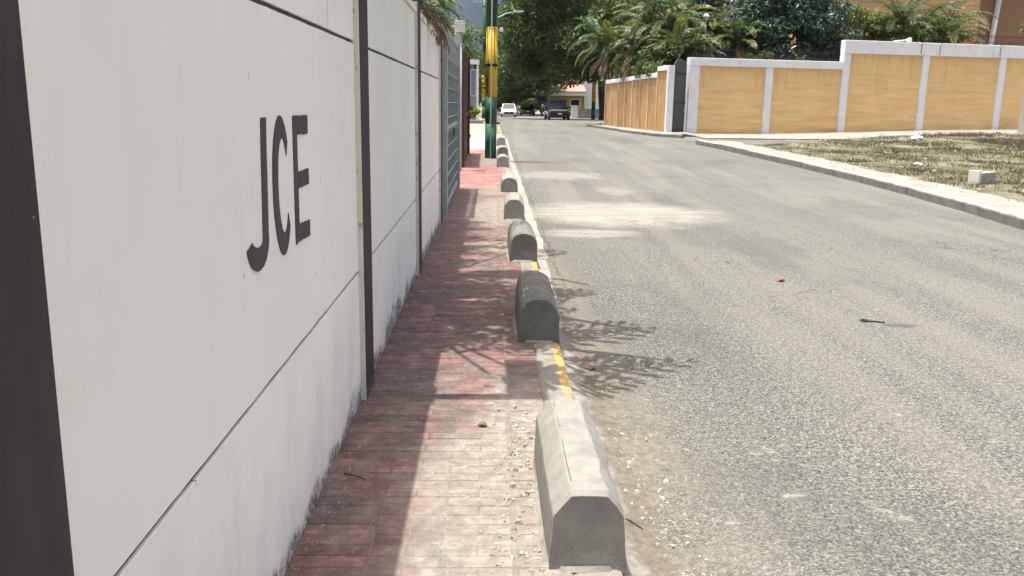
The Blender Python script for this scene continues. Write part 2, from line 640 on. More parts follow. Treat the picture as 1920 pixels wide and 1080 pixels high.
def m_orange():
    b = NB('orange_rendered_wall', .85, .15)
    n = b.noise(.9, 5, .6)
    c = b.ramp(n, [(.3, (.68, .455, .205)), (.7, (.74, .51, .245))])
    wv = b.noise(1.0, 5, .62, b.mapped((.55, .55, 4.2)))
    c = b.mix(b.math('MULTIPLY', b.sstep(wv, .50, .70), .28), c, (.50, .315, .13))
    # rain streaks hanging from the coping
    o = b.xyz()
    st = b.noise(1.0, 4, .6, b.mapped((6.5, 6.5, .35)))
    up = b.sstep(b.math('ADD', o[2], b.math('MULTIPLY', b.noise(1.6, 3), 1.0)), 2.4, 3.4)
    c = b.mix(b.math('MULTIPLY', b.math('MULTIPLY', b.sstep(st, .54, .66), up), .30), c, (.40, .245, .10))
    b.col(c)
    b.bump(b.math('ADD', wv, b.math('MULTIPLY', b.noise(9, 4), .25)), .9, .06)
    return b.m


M['orange'] = m_orange()
M['orange_side'] = plain('orange_side_wall_paint', (.42, .26, .12), .85, .15, .14, 1.5, bump=.3, bscale=12)
M['rib'] = plain('orange_rib_light', (.60, .46, .28), .85, .15, .12, 2)


def m_white_old():
    b = NB('white_paint_weathered', .75, .2)
    c = b.ramp(b.noise(2.2, 5, .6), [(.3, (.64, .645, .655)), (.7, (.75, .75, .755))])
    st = b.noise(1.0, 4, .6, b.mapped((5, 5, .5)))
    c = b.mix(b.math('MULTIPLY', b.sstep(st, .58, .72), .35), c, (.42, .42, .42))
    b.col(c)
    b.bump(b.noise(20, 4), .2, .01)
    return b.m


M['white'] = m_white_old()
M['house'] = plain('house_terracotta_paint', (.60, .37, .175), .85, .15, .07, .7, bump=.1, bscale=14)
M['house_dark'] = plain('house_wing_brown', (.34, .20, .115), .85, .15, .06, .7)  # wing a darker brown than the front wall
M['steel'] = plain('gate_paint_grey_green', (.30, .34, .33), .55, .35, .14, 9)
M['steel_dark'] = plain('gate_grey_dark', (.06, .065, .068), .6, .35, .18, 5)
M['black'] = plain('iron_black', (.03, .03, .03), .6, .3, .2, 8)
M['redbrown'] = plain('gate_dark_red_brown', (.055, .022, .02), .5, .4, .2, 6)
M['green'] = plain('pole_paint_green', (.014, .085, .040), .5, .4, .18, 4)
M['green2'] = plain('pole_paint_green_pale', (.028, .115, .062), .6, .3, .2, 4)
M['yellow'] = plain('pole_paint_yellow', (.66, .41, .012), .5, .4, .10, 4)
M['conduit'] = plain('conduit_pale_grey', (.45, .48, .46), .5, .4, .1, 8)
M['cable'] = plain('cable_black', (.02, .02, .02), .6, .3, .1, 8)
M['galv'] = plain('galvanised_metal', (.48, .49, .50), .45, .5, .1, 10, .3)
M['bark'] = plain('bark_brown', (.10, .075, .055), .95, .1, .35, 5, bump=.8, bscale=16)
M['bark_palm'] = plain('palm_stem_ringed', (.16, .125, .08), .9, .1, .3, 6, bump=.6, bscale=20)
M['glass'] = plain('window_glass_dark', (.015, .018, .022), .25, .25, .1, 1)
M['glass_blue'] = plain('window_glass_blue', (.14, .20, .26), .12, .6, .1, 1)
M['car_white'] = plain('car_paint_white', (.80, .80, .79), .25, .5, .02, 1)
M['car_navy'] = plain('car_paint_navy', (.012, .013, .022), .22, .5, .05, 1)
M['car_black'] = plain('car_paint_black', (.012, .013, .016), .25, .5, .05, 1)
M['tyre'] = plain('tyre_rubber', (.018, .018, .018), .85, .2, .1, 5)
M['rim'] = plain('wheel_alloy', (.45, .45, .46), .3, .5, .05, 5, .8)
M['lampglass'] = plain('headlamp_glass', (.62, .64, .66), .12, .6, .05, 5)
M['plastic'] = plain('trim_black_plastic', (.025, .025, .027), .55, .35, .1, 5)
M['plate'] = plain('number_plate_pale', (.62, .64, .62), .5, .3, .05, 5)
M['roof_red'] = plain('roof_tile_red', (.40, .21, .17), .85, .15, .2, 3)
M['ochre'] = plain('house_ochre_paint', (.38, .25, .10), .85, .15, .1, 1)
M['greywall'] = m_cement('grey_block_wall', (.20, .20, .195), (.29, .285, .27), 1.2, .3, .4, (.12, .12, .115))
M['offwhite'] = plain('cream_paint', (.66, .64, .56), .8, .2, .1, 2)
M['block'] = m_cement('hollow_block_grey', (.27, .26, .24), (.42, .41, .38), 8, .6, .3, (.17, .16, .14))
M['leaf_dead'] = plain('dead_leaf_orange', (.26, .10, .035), .8, .2, .3, 60)
M['leaf_dry'] = leafmat('dry_leaf_brown', (.085, .055, .028), (.17, .115, .06), 3, .25)
M['litter'] = plain('litter_white', (.72, .71, .68), .7, .2, .08, 8)
M['rubble'] = m_cement('rubble_cement', (.26, .245, .21), (.46, .44, .39), 30, .4, .3, (.14, .125, .105))
M['twig'] = plain('twig_brown', (.055, .042, .033), .9, .1, .3, 40)
M['f_big'] = leafmat('foliage_big_tree', (.032, .062, .013), (.100, .142, .034), .35)
M['f_dark'] = leafmat('foliage_dark_tree', (.018, .042, .026), (.072, .115, .072), .8, .22, .35)
M['f_mid'] = leafmat('foliage_mid_green', (.042, .078, .016), (.13, .18, .04), .9)
M['f_lime'] = leafmat('foliage_yellow_green', (.09, .12, .015), (.20, .23, .035), 1.2)
M['f_palm'] = leafmat('palm_frond_green', (.026, .056, .017), (.085, .128, .038), .7, .3, .5)
M['f_palm2'] = leafmat('palm_frond_yellowing', (.07, .085, .018), (.17, .165, .04), .9, .35, .45)
M['f_hedge'] = leafmat('foliage_vine', (.035, .07, .015), (.12, .17, .035), 1.5)
M['grass'] = leafmat('verge_grass', (.045, .055, .020), (.125, .118, .055), .45, .3, .7)
M['grass2'] = leafmat('verge_weed_green', (.05, .075, .02), (.12, .15, .045), 1.2, .3, .7)
M['weed'] = leafmat('dry_weed', (.085, .055, .045), (.17, .125, .085), 1.2, .2, .8)
M['forest'] = plain('hill_forest', (.014, .019, .020), .95, .1, .35, .012)

# ------------------------------------------------------------------ ground sheets


def sheet(name, x0, x1, y0, y1, off, mat, nx, ny, kind='structure', edge=None, wob=0.0, parent=None):
    V = []
    F = []
    for j in range(ny + 1):
        y = y0 + (y1 - y0) * j / ny
        a, c = (x0, x1) if edge is None else edge(y)
        for i in range(nx + 1):
            x = a + (c - a) * i / nx
            w = wob * mnoise.noise((x * .9, y * .9, 3)) if wob else 0
            V.append((x, y, gz(x, y) + off + w))
    for j in range(ny):
        for i in range(nx):
            a = j * (nx + 1) + i
            F.append((a, a + 1, a + nx + 2, a + nx + 1))
    m = MB()
    m.raw(V, F)
    o = m.build(name, mat, parent, True)
    if kind and not parent: o['kind'] = kind
    return o


def big_ground():
    V = []
    F = []
    xs = [-6000, -2000, -600, -200, -80, -40, -20, -12, -6, -3, 0, 3, 6, 9, 12, 16, 20, 24, 28, 34, 45, 60, 90, 200, 600, 2000, 6000]
    ys = [-300, -60, -20, -8, 0, 6, 12, 14, 16, 18, 20, 22, 24, 26, 28, 30, 32, 34, 36, 38, 40, 45, 50, 55, 60, 65, 70, 75, 80, 85, 90, 95, 100, 110, 130, 170, 260, 500, 1000, 2000, 4000, 6500]
    for y in ys:
        for x in xs:
            V.append((x, y, gz(x, y) - .22))
    n = len(xs)
    for j in range(len(ys) - 1):
        for i in range(n - 1):
            a = j * n + i
            F.append((a, a + 1, a + n + 1, a + n))
    o = MB().raw(V, F).build('ground', M['ground'])
    o['kind'] = 'structure'


big_ground()
sheet('road', .47, 60, -4, 140, -.085, M['road'], 30, 150)
sheet('cross_street', -60, .44, 57.2, 75, -.086, M['road'], 20, 20)
sheet('driveway', -9, .18, 34.0, 57, -.02, M['pave_far'], 8, 24)

# sidewalk slab, its kerb and the cement gutter strip
SWX0, KX0, KX1 = -.80, .292, .475
sheet('gutter_strip', 0, 0, 5.6, 33, -.081, M['gutter'], 3, 260,
      edge=lambda y: (KX1 - .01, KX1 + .10 * ss(5.6, 7.5, y) + .06 * ss(7, 11, y) - .08 * ss(16, 30, y) + .035 * ss(5.6, 7.5, y) * mnoise.noise((y * 1.9, 1, 0)) + .012 * mnoise.noise((y * 25, 1, 0)) + .012 * mnoise.noise((y * 9, 4, 0))))


def kerb_mesh(name, path, w, h0, h1, mat, parent=None, r=.02, seed=1, rough=.008, label=None):
    """kerb swept along a ground path; street side on the right of travel if w>0"""
    prof = [(0, h0), (0, h1 - r), (r * .3, h1 - r * .3), (r, h1), (w * .5, h1 + .002), (w - r, h1), (w - r * .3, h1 - r * .3), (w, h1 - r), (w, h0)]
    pts = []
    for (a, b_) in zip(path[:-1], path[1:]):
        L = math.hypot(b_[0] - a[0], b_[1] - a[1])
        k = max(1, int(L / .25))
        for i in range(k): pts.append((a[0] + (b_[0] - a[0]) * i / k, a[1] + (b_[1] - a[1]) * i / k))
    pts.append(path[-1])
    V = []
    F = []
    n = len(prof)
    for i, p in enumerate(pts):
        q0 = pts[max(i - 1, 0)]
        q1 = pts[min(i + 1, len(pts) - 1)]
        t = Vector((q1[0] - q0[0], q1[1] - q0[1], 0)).normalized()
        nn = Vector((t.y, -t.x, 0))
        for (u, z) in prof:
            x = p[0] + nn.x * u
            y = p[1] + nn.y * u
            d = rough * mnoise.noise((x * 3 + seed, y * 3, z * 5)) + rough * .6 * mnoise.noise((x * 11, y * 11 + seed, z * 9))
            V.append((x + nn.x * d, y + nn.y * d, gz(x, y) + z + d * .6))
    for i in range(len(pts) - 1):
        for k in range(n - 1):
            a = i * n + k
            F.append((a, a + n, a + n + 1, a + 1))
    F.append(tuple(range(n)))
    F.append(tuple((len(pts) - 1) * n + k for k in reversed(range(n))))
    return MB().raw(V, F).build(name, mat, parent, False, fix=True)


sw = sheet('sidewalk', SWX0, KX0 + .004, -3, 34, -.0026, M['grout'], 6, 120)
kb = kerb_mesh('kerb', [(KX0, -3), (KX0, 33.6)], KX1 - KX0, -.16, -.002, M['kerb'], None, .022, 3, .006)
kb['kind'] = 'structure'


# individual pavers: a soldier course by the wall, a running-bond field, a soldier course by the kerb
def brick_mesh(w, l, seed):
    r = random.Random(seed)
    h = .03
    b = .0028
    z = [0.0 + r.uniform(-.0012, .0012) for _ in range(4)]
    hx, hy = w / 2, l / 2
    V = [(-hx, -hy, -h), (hx, -hy, -h), (hx, hy, -h), (-hx, hy, -h),
         (-hx, -hy, -b), (hx, -hy, -b), (hx, hy, -b), (-hx, hy, -b),
         (-hx + b, -hy + b, z[0]), (hx - b, -hy + b, z[1]), (hx - b, hy - b, z[2]), (-hx + b, hy - b, z[3])]
    F = [(0, 1, 5, 4), (1, 2, 6, 5), (2, 3, 7, 6), (3, 0, 4, 7), (4, 5, 9, 8), (5, 6, 10, 9), (6, 7, 11, 10), (7, 4, 8, 11), (8, 9, 10, 11)]
    return V, F


ROW = .08
brick_kinds = {}
for nm, w in (('edge', .262), ('field', .2565), ('half', .1265), ('kerbside', .183)):
    brick_kinds[nm] = []
    for k in range(5):
        V, F = brick_mesh(w, ROW - .004, hash(nm) % 97 + k if False else len(nm) * 13 + k)
        me = bpy.data.meshes.new('brick')
        me.from_pydata(V, [], F)
        me.materials.append(M['brick'])
        brick_kinds[nm].append((me, V, F))
rest = MB()
count = 0
row = 0
y = 2.20
while y < 16.0:
    pieces = [('edge', -.567), ('kerbside', .198)]
    if row % 2 == 0:
        pieces += [('field', -.2995), ('field', -.0395)]
    else:
        pieces += [('half', -.3645), ('field', -.1695), ('half', .0255)]
    # slabs are cast in bays: a wider joint every 4 m
    bay = abs(((y - .95) % 3.6)) < ROW * .6
    for nm, x in pieces:
        k = rng.randrange(5)
        dx, dyy, dz = rng.uniform(-.0015, .0015), rng.uniform(-.0015, .0015), rng.uniform(-.0022, .0010)
        if bay: dyy -= .004
        rz = rng.uniform(-.006, .006)
        if count < 300:
            o = bpy.data.objects.new('brick', brick_kinds[nm][k][0])
            COL.objects.link(o)
            o.parent = sw
            o.location = (x + dx, y + dyy, dz)
            o.rotation_euler.z = rz
            count += 1
        else:
            me, V, F = brick_kinds[nm][k]
            rest.raw([(p[0] + x + dx, p[1] + y + dyy, p[2] + dz + gz(x, y)) for p in V], F)
    y += ROW + (.012 if bay else 0)
    row += 1
rb = rest.build('bricks_beyond', M['brick'], sw)
rb['kind'] = 'stuff'

# ------------------------------------------------------------------ white boundary wall with dark pilasters
WX = -.70
wall = thing('boundary_wall', (WX, 6.4, 0), 'long white panelled boundary wall with dark pilasters and the letters JCE', 'wall')
PIL = [(.95, 1.304), (4.555, 4.855), (8.06, 8.36), (11.56, 11.86)]
TOP = 2.40
back = MB()
back.box(WX - .14, WX - .012, -2.5, 12.30, -.10, TOP - .01)
back.build('core', M['groove'], wall)
g = .017


def wavy_panel(a, c, z0, z1, seed):
    n = max(4, int((c - a) / .05))
    xf = WX + rng.uniform(-.0008, .0008)
    w = lambda y, k: .0022 * mnoise.noise((y * 5, seed, k)) + .0014 * mnoise.noise((y * 19, seed, k + 3))
    lo = [(xf, a + (c - a) * i / n, z0 + w(a + (c - a) * i / n, 1)) for i in range(n + 1)]
    hi = [(xf, a + (c - a) * i / n, z1 + w(a + (c - a) * i / n, 8)) for i in range(n, -1, -1)]
    MB().prism(lo + hi, (-.011, 0, 0)).build('panel', M['wall'], wall, fix=True)


for a, c in [(-2.5, .95), (1.304, 4.555), (4.855, 8.06), (8.36, 11.56), (11.86, 12.28)]:
    rows = [(-.05, .714 - g / 2), (.714 + g / 2, 1.885 - g / 2)]
    for z0, z1 in rows:
        wavy_panel(a + .001, c - .001, z0, z1, a + z0)
    if c - a > 2:
        vj = c - .70
        cuts = [(a + .001, vj - g / 2), (vj + g / 2, c - .001)]
    else:
        cuts = [(a + .001, c - .001)]
    for p, q in cuts:
        wavy_panel(p, q, 1.885 + g / 2, TOP - .035, p + 2)
MB().box(WX - .15, WX + .018, -2.5, 12.29, TOP - .028, TOP + .02).build('coping', M['wall'], wall, bevel=.004)
for a, c in PIL:
    z1 = TOP + .06
    MB().box(WX - .15, WX + .027, a, c, -.05, z1).build('pilaster', M['cream'], wall, bevel=.003)
    # dark paint on the street face
    MB().box(WX + .0265, WX + .030, a + .004, c - .001, -.02, z1 - .004).build('pilaster_face', M['dark'], wall)


# hand-painted letters, each a thin coat of paint on the panel
def letter(name, polys):
    fine = []
    for p in polys:
        if len(p) == 4 and max((Vector(p[0]) - Vector(p[1])).length, (Vector(p[1]) - Vector(p[2])).length) > .05:
            q = []
            for a, c in zip(p, p[1:] + p[:1]):
                k = max(1, int((Vector(a) - Vector(c)).length / .012))
                for i in range(k):
                    x, z = a[0] + (c[0] - a[0]) * i / k, a[1] + (c[1] - a[1]) * i / k
                    q.append((x + .0022 * mnoise.noise((x * 60, z * 60, 1)), z + .0022 * mnoise.noise((x * 60, z * 60, 9))))
            p = q
        fine.append(p)
    polys = fine
    m = MB()
    for p in polys:
        m.prism([(WX + .0006, q[0], q[1]) for q in p], (.0022, 0, 0))
    o = m.build('letter', M['letter'], wall, fix=True)
    o['label'] = name


def ribbon(outer, inner):
    return [[outer[i], outer[i + 1], inner[i + 1], inner[i]] for i in range(len(outer) - 1)]


# J
wj = lambda i: .0022 * mnoise.noise((i * .9, 2, 0))
jo = [(2.756, 1.545)] + [(2.752 - .022 * t, 1.545 - .37 * t) for t in (.25, .5, .75, 1.0)]
ji = [(2.694, 1.545)] + [(2.690 - .026 * t, 1.545 - .37 * t) for t in (.25, .5, .75, 1.0)]
for k in range(1, 13):
    t = math.pi * k / 12 * .93
    jo.append((2.604 + .126 * math.cos(t), 1.175 - .092 * math.sin(t) + .016 * k / 12))
    ji.append((2.602 + .062 * math.cos(t), 1.178 - .022 * math.sin(t) + .014 * k / 12))
letter('dark grey painted letter J', ribbon([(p[0] + wj(i), p[1]) for i, p in enumerate(jo)], [(p[0] + wj(i + 40), p[1]) for i, p in enumerate(ji)]))
# C
co, ci = [], []
for k in range(33):
    t = math.radians(38 + (322 - 38) * k / 32)
    e = wj(k + 7) * .8
    co.append((2.932 + (.122 + e) * math.cos(t), 1.316 + .232 * math.sin(t)))
    ci.append((2.950 + (.072 + e) * math.cos(t), 1.316 + .158 * math.sin(t)))
letter('dark grey painted letter C', ribbon(co, ci))
# E
letter('dark grey painted letter E', [
    [(3.108, 1.090), (3.172, 1.095), (3.182, 1.545), (3.120, 1.543)],
    [(3.181, 1.477), (3.366, 1.474), (3.369, 1.543), (3.1815, 1.5435)],
    [(3.1765, 1.285), (3.360, 1.286), (3.358, 1.346), (3.1775, 1.344)],
    [(3.1725, 1.094), (3.352, 1.088), (3.353, 1.150), (3.1735, 1.158)]])

# added bar and flat panel, out of view, there to shade the bricks below
sl = thing('shade_caster', (-.69, 4.70, 2.46), 'added unseen bracket and flat panel casting shade on the bricks', 'lamp')
MB().tube([(-.72, 4.70, 2.40), (-.72, 4.70, 3.0)], .03, 10).build('post', M['galv'], sl, True)
MB().box(-.74, -.12, 4.655, 4.745, 2.96, 3.02).build('bracket', M['galv'], sl, bevel=.006)
hd = MB().box(-.36, -.13, 4.72, 5.42, 3.022, 3.07).build('arm_head', M['galv'], sl, bevel=.01)
MB().box(-.345, -.145, 4.74, 5.40, 3.071, 3.078).build('caster_panel', M['glass_blue'], hd)


# ------------------------------------------------------------------ cement bollards on the kerb
def bollard(y0, L, xc, w, h, arch, label, seed, yaw=0.0, taper=.04, mat='bollard'):
    r = random.Random(seed)
    t = thing('kerb_bollard', (xc, y0 + L / 2, gz(xc, y0)), label, 'bollard', 'cement bollards along the kerb')
    hw = w / 2
    if arch:
        prof = [(-hw * 1.02, 0), (-hw, h * .22), (-hw * .99, h * .42), (-hw * .96, h * .58)]
        for k in range(1, 10):
            a = math.pi * (1 - k / 10)
            prof.append((hw * .95 * math.cos(a), h * .60 + h * .40 * math.sin(a) ** .85))
        prof += [(hw * .96, h * .58), (hw * .99, h * .42), (hw, h * .22), (hw * 1.02, 0)]
    else:
        prof = [(-hw * 1.0, 0), (-hw * .985, h * .25), (-hw * .975, h * .5), (-hw * .955, h * .70), (-hw * .93, h * .735), (-hw * .72, h * .86), (-hw * .52, h * .965), (-hw * .47, h * .985),
                (-hw * .2, h), (0, h * 1.003), (hw * .2, h), (hw * .47, h * .985), (hw * .54, h * .96), (hw * .74, h * .85), (hw * .94, h * .715), (hw * .96, h * .67), (hw * .985, h * .5), (hw * 1.0, h * .25), (hw * 1.05, 0)]
    n = len(prof)
    NS = 44
    V = []
    F = []
    g0 = gz(xc, y0)
    ca, sa = math.cos(yaw), math.sin(yaw)
    for i in range(NS + 1):
        s = i / NS
        # rounded shoulders near both ends
        e = min(s, 1 - s) * L
        sh = 1 - .045 * max(0, 1 - e / .022) ** 2
        yy = (s - .5) * L
        for (u, z) in prof:
            lean = -(.5 - s) * 2 * taper * (z / h) * .35
            x = u * (sh if z > h * .3 else 1)
            zz = z * (sh if z > h * .3 else 1)
            yq = yy - lean * (1 if e < .08 else .6)
            d = .0050 * mnoise.noise((x * 9 + seed, yy * 6, z * 9)) + .0032 * mnoise.noise((x * 30, yy * 22 + seed, z * 30))
            x2 = x * (1 + d * 6) + d
            z2 = zz + d * (1 if z > .01 else 0)
            V.append((xc + x2 * ca - yq * sa, y0 + L / 2 + x2 * sa + yq * ca, g0 + z2 - (.012 if z < .001 else 0)))
    for i in range(NS):
        for k in range(n - 1):
            a = i * n + k
            F.append((a, a + 1, a + n + 1, a + n))
    # end faces as fans round a low centre, so they shade flat
    for i, flip in ((0, False), (NS, True)):
        c = len(V)
        s = -.5 if i == 0 else .5
        V.append((xc - s * L * sa, y0 + L / 2 + s * L * ca * (1 - .02), g0 + h * .45))
        for k in range(n - 1):
            a = i * n + k
            F.append((c, a + 1, a) if not flip else (c, a, a + 1))
        F.append((c, i * n, i * n + n - 1) if not flip else (c, i * n + n - 1, i * n))
    m = MB().raw(V, F)
    o = m.build('body', M[mat], t, False, fix=True)
    # cement slopped round the foot when it was bedded
    q = []
    for k in range(40):
        a = 2 * math.pi * k / 40
        ux, uy = math.cos(a), math.sin(a)
        sc_ = 1 / max(abs(ux) / (hw + .004), abs(uy) / (L / 2 + .004))
        nz_ = .018 + .016 * mnoise.noise((ux * 3 + seed, uy * 3, 1)) + .010 * mnoise.noise((ux * 9, uy * 14 + seed, 2))
        q.append((xc + ux * sc_, y0 + L / 2 + uy * sc_, xc + ux * (sc_ + nz_ * 1.6), y0 + L / 2 + uy * (sc_ + nz_)))
    sk_ = MB()
    for k in range(40):
        sk_.v += [(q[k][0], q[k][1], g0 + .016 + .006 * mnoise.noise((k * .7, seed, 5))), (min(q[k][2], KX1 - .004), q[k][3], g0 - .0005)]
    for k in range(40):
        a, c = 2 * k, 2 * ((k + 1) % 40)
        sk_.f.append((a, a + 1, c + 1, c))
    sk_.build('mortar_skirt', M['mortar'], t, True)
    # trowelled seam along the top
    if not arch:
        pts = []
        for k in range(14):
            s = k / 13
            yy = (s - .5) * (L - .16) + .03
            pts.append((xc - hw * .40 + .006 * mnoise.noise((yy * 4, seed, 0)), y0 + L / 2 + yy, g0 + h * .992))
        m = MB()
        m.tube(pts, .0022, 5)
        m.build('trowel_seam', M['groove'], t)
    return t


BL = [
    (2.79, 1.02, .345, .268, .285, False, 'large pale cement bollard with chamfered top, nearest the front'),
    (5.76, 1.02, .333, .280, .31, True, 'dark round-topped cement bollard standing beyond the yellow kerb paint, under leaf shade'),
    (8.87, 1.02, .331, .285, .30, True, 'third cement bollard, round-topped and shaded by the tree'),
    (12.13, .98, .319, .285, .29, False, 'fourth cement bollard, chamfered and sunlit, close behind the shaded one'),
    (15.75, .95, .312, .300, .28, True, 'fifth cement bollard, round-topped, beside the pale dust fan on the road'),
    (20.95, .95, .256, .290, .28, True, 'sunlit round bollard just in front of the green and yellow pole'),
    (24.0, .95, .285, .290, .28, True, 'small bollard beside the foot of the green and yellow pole'),
    (28.0, .95, .275, .270, .28, True, 'farthest small bollard, half hidden by the green and yellow pole'),
]
for i, a in enumerate(BL):
    bollard(*a, mat=('bollard', 'bollard_dark', 'bollard_grey')[i] if i < 3 else 'bollard', seed=i * 7 + 3, yaw=[.006, -.004, .01, -.012, .008, 0, .01, 0][i])


# cement dust swept against the kerb beside the near bollards
def dust_bank():
    V, F = [], []
    ny, nx = 150, 9
    for j in range(ny + 1):
        y = 1.9 + 7.4 * j / ny
        k = .45 + .55 * (1 - ss(4.2, 6.5, y)) + .25 * mnoise.noise((y * 1.3, 6, 0))
        wd = (.13 + .10 * (1 - ss(4.5, 7, y))) * (1 + .5 * mnoise.noise((y * 2.1, 2, 0)) + .3 * mnoise.noise((y * 9, 2, 0)) + .12 * mnoise.noise((y * 30, 2, 0)))
        h = .058 * max(.15, k) * (1 - ss(8.0, 9.2, y))
        for i in range(nx + 1):
            t = i / nx
            x = KX1 - .012 + wd * t
            z = -.0855 + h * (1 - t) ** 1.6 + .006 * (1 - t) * mnoise.noise((x * 14, y * 9, 4)) + .004 * mnoise.noise((x * 40, y * 40, 1)) * (1 - t)
            V.append((x, y, z + gz(x, y)))
    for j in range(ny):
        for i in range(nx):
            a = j * (nx + 1) + i
            F.append((a, a + 1, a + nx + 2, a + nx + 1))
    o = MB().raw(V, F).build('dust_bank', M['dustbank'], None, True)
    o['kind'] = 'stuff'
    tag(o, 'pale cement dust swept against the kerb beside the near bollards', 'dust')


dust_bank()

# ------------------------------------------------------------------ cement crumbs, leaves and twigs
def crumbs(name, spots, mat, label, cat):
    m = MB()
    r = random.Random(5)
    for (cx, cy, rx, ry, n, s0, s1, zf) in spots:
        for _ in range(n):
            x = cx + r.gauss(0, rx)
            yv = cy + r.gauss(0, ry)
            s = s0 + (s1 - s0) * r.random() ** 3
            z = zf(x, yv)
            if z is None: continue
            a = r.uniform(0, 6.28)
            top = []
            k = r.choice((4, 5, 6))
            V = []
            for q in range(k):
                t = a + 2 * math.pi * q / k
                V.append((x + math.cos(t) * s * r.uniform(.7, 1.2), yv + math.sin(t) * s * r.uniform(.7, 1.2), z - .002))
            for q in range(k):
                t = a + 2 * math.pi * q / k + .3
                V.append((x + math.cos(t) * s * r.uniform(.35, .8), yv + math.sin(t) * s * r.uniform(.35, .8), z + s * r.uniform(.45, .9)))
            F = [tuple(k + q for q in range(k))] + [(q, (q + 1) % k, k + (q + 1) % k, k + q) for q in range(k)]
            m.raw(V, F)
    o = m.build(name, mat)
    o['kind'] = 'stuff'
    tag(o, label, cat)


def zroad(x, yv):
    if x < KX0: return 0.0
    if x < KX1: return 0.0
    return gz(x, yv) - .085


def notboll(x, yv):
    if .19 < x < .50 and (2.72 < yv < 3.86 or 5.7 < yv < 6.85): return None
    if x < WX + .01: return None
    return zroad(x, yv)


crumbs('rubble_crumbs', [
    (.14, 3.7, .07, .45, 260, .002, .020, notboll), (.10, 2.95, .06, .35, 110, .002, .014, notboll), (.62, 3.2, .12, .6, 520, .002, .020, notboll), (.75, 4.1, .18, .5, 170, .002, .013, notboll),
    (-.1, 3.6, .3, 1.0, 110, .0015, .007, notboll), (-.64, 3.7, .03, 1.2, 190, .002, .008, notboll), (-.55, 4.2, .08, 1.5, 60, .002, .009, notboll),
    (.55, 8, .06, 2.5, 110, .003, .012, notboll), (.8, 12, .15, 3, 90, .003, .014, notboll), (2.2, 4.4, .8, 1.2, 70, .002, .010, zroad), (-.66, 7.5, .02, 2.2, 120, .003, .010, notboll)],
    M['rubble'], 'pale cement crumbs and grit strewn round the nearest bollard', 'rubble')


def dead_leaf(x, yv, z, s, a, label, mat):
    m = MB()
    out = []
    for k in range(9):
        t = k / 8
        wdt = math.sin(math.pi * t) ** .8 * .36 * s
        out.append((t * s - s / 2, wdt))
    poly = out + [(p[0], -p[1]) for p in reversed(out[1:-1])]
    V = [(x + p[0] * math.cos(a) - p[1] * math.sin(a), yv + p[0] * math.sin(a) + p[1] * math.cos(a), z + .004 + abs(p[1]) * .7 + .06 * abs(p[0])) for p in poly]
    c = len(V)
    V.append((x, yv, z + .003))
    F = [(c, i, (i + 1) % (c)) for i in range(c)]
    m.raw(V, F)
    m.tube([(x - math.cos(a) * s * .5, yv - math.sin(a) * s * .5, z + .006), (x - math.cos(a) * s * .8, yv - math.sin(a) * s * .8, z + .012)], .0015, 4)
    o = m.build('fallen_leaf', mat)
    tag(o, label, 'leaf')


dead_leaf(2.864, 8.386, -.083, .085, .3, 'small orange-brown fallen leaf lying on the open road', M['leaf_dead'])
dead_leaf(.66, 5.42, -.08, .075, 1.2, 'brown fallen leaf in the gutter by the yellow kerb paint', M['leaf_dead'])
dead_leaf(-.035, 4.17, .001, .055, -.4, 'curled brown leaf on the sunlit dusty bricks', M['leaf_dry'])
MB().tube([(-.63, 3.575, .006), (-.58, 3.545, .012), (-.53, 3.515, .006)], [.004, .003, .002], 6).build('twig', M['twig'])
tag(bpy.data.objects['twig'], 'short dark twig on the shaded bricks beside the wall', 'twig')
MB().tube([(.535, 3.33, -.07), (.58, 3.29, -.066), (.625, 3.235, -.076)], [.0045, .0035, .002], 6).build('stick', M['twig'])
tag(bpy.data.objects['stick'], 'thin stick in the gutter beside the nearest bollard', 'stick')
# loop of wire on the road at the head of the dark smear
pts = [(3.02 + .028 * math.cos(t * .7), 6.79 + .03 * math.sin(t * .7), -.078) for t in range(9)]
pts += [(3.10, 6.755, -.077), (3.16, 6.73, -.079)]
tag(MB().tube(pts, .006, 6).build('wire_scrap', M['cable'], None, True), 'small loop of dark wire at the end of the dark mark on the road', 'wire')

# ------------------------------------------------------------------ metal gate after the white wall
gt = thing('metal_gate', (-.66, 14.6, 0), 'tall grey-green metal grille gate at the end of the white wall', 'gate')
MB().box(-.73, -.63, 12.32, 12.52, -.02, 2.62).build('post', M['steel'], gt, bevel=.004)
MB().box(-.70, -.60, 16.35, 16.50, -.02, 2.80).build('post', M['steel'], gt, bevel=.004)
for z in (.10, 1.20, 2.55):
    MB().box(-.69, -.64, 12.522, 16.348, z, z + .06).build('rail', M['steel'], gt)
for k in range(15):
    yk = 12.75 + k * .25
    MB().box(-.683, -.663, yk, yk + .02, .161, 2.548).build('bar', M['steel'], gt)
for k in range(11):
    z = .32 + k * .21
    MB().box(-.6625, -.645, 12.523, 16.347, z, z + .016).build('crossbar', M['steel'], gt)
MB().box(-.76, -.745, 12.53, 16.34, .12, 2.4).build('sheet_backing', M['steel_dark'], gt)
MB().box(-.64, -.615, 14.4, 14.6, 1.05, 1.18).build('lock_box', M['steel_dark'], gt)

mb = thing('louvred_post', (-.74, 20.2, 0), 'thin grey post carrying a small white louvred box behind the metal gate', 'post')
MB().tube([(-.74, 20.2, 0), (-.74, 20.2, 3.12)], .04, 10).build('pole', M['galv'], mb, True)
lb = MB().box(-.86, -.64, 20.05, 20.35, 3.12, 3.16).build('box_floor', M['white'], mb)
for k in range(4):
    MB().box(-.87, -.63, 20.04, 20.36, 3.175 + k * .05, 3.20 + k * .05).build('louvre', M['white'], mb)
MB().box(-.85, -.65, 20.06, 20.34, 3.161, 3.36).build('core', M['galv'], mb)

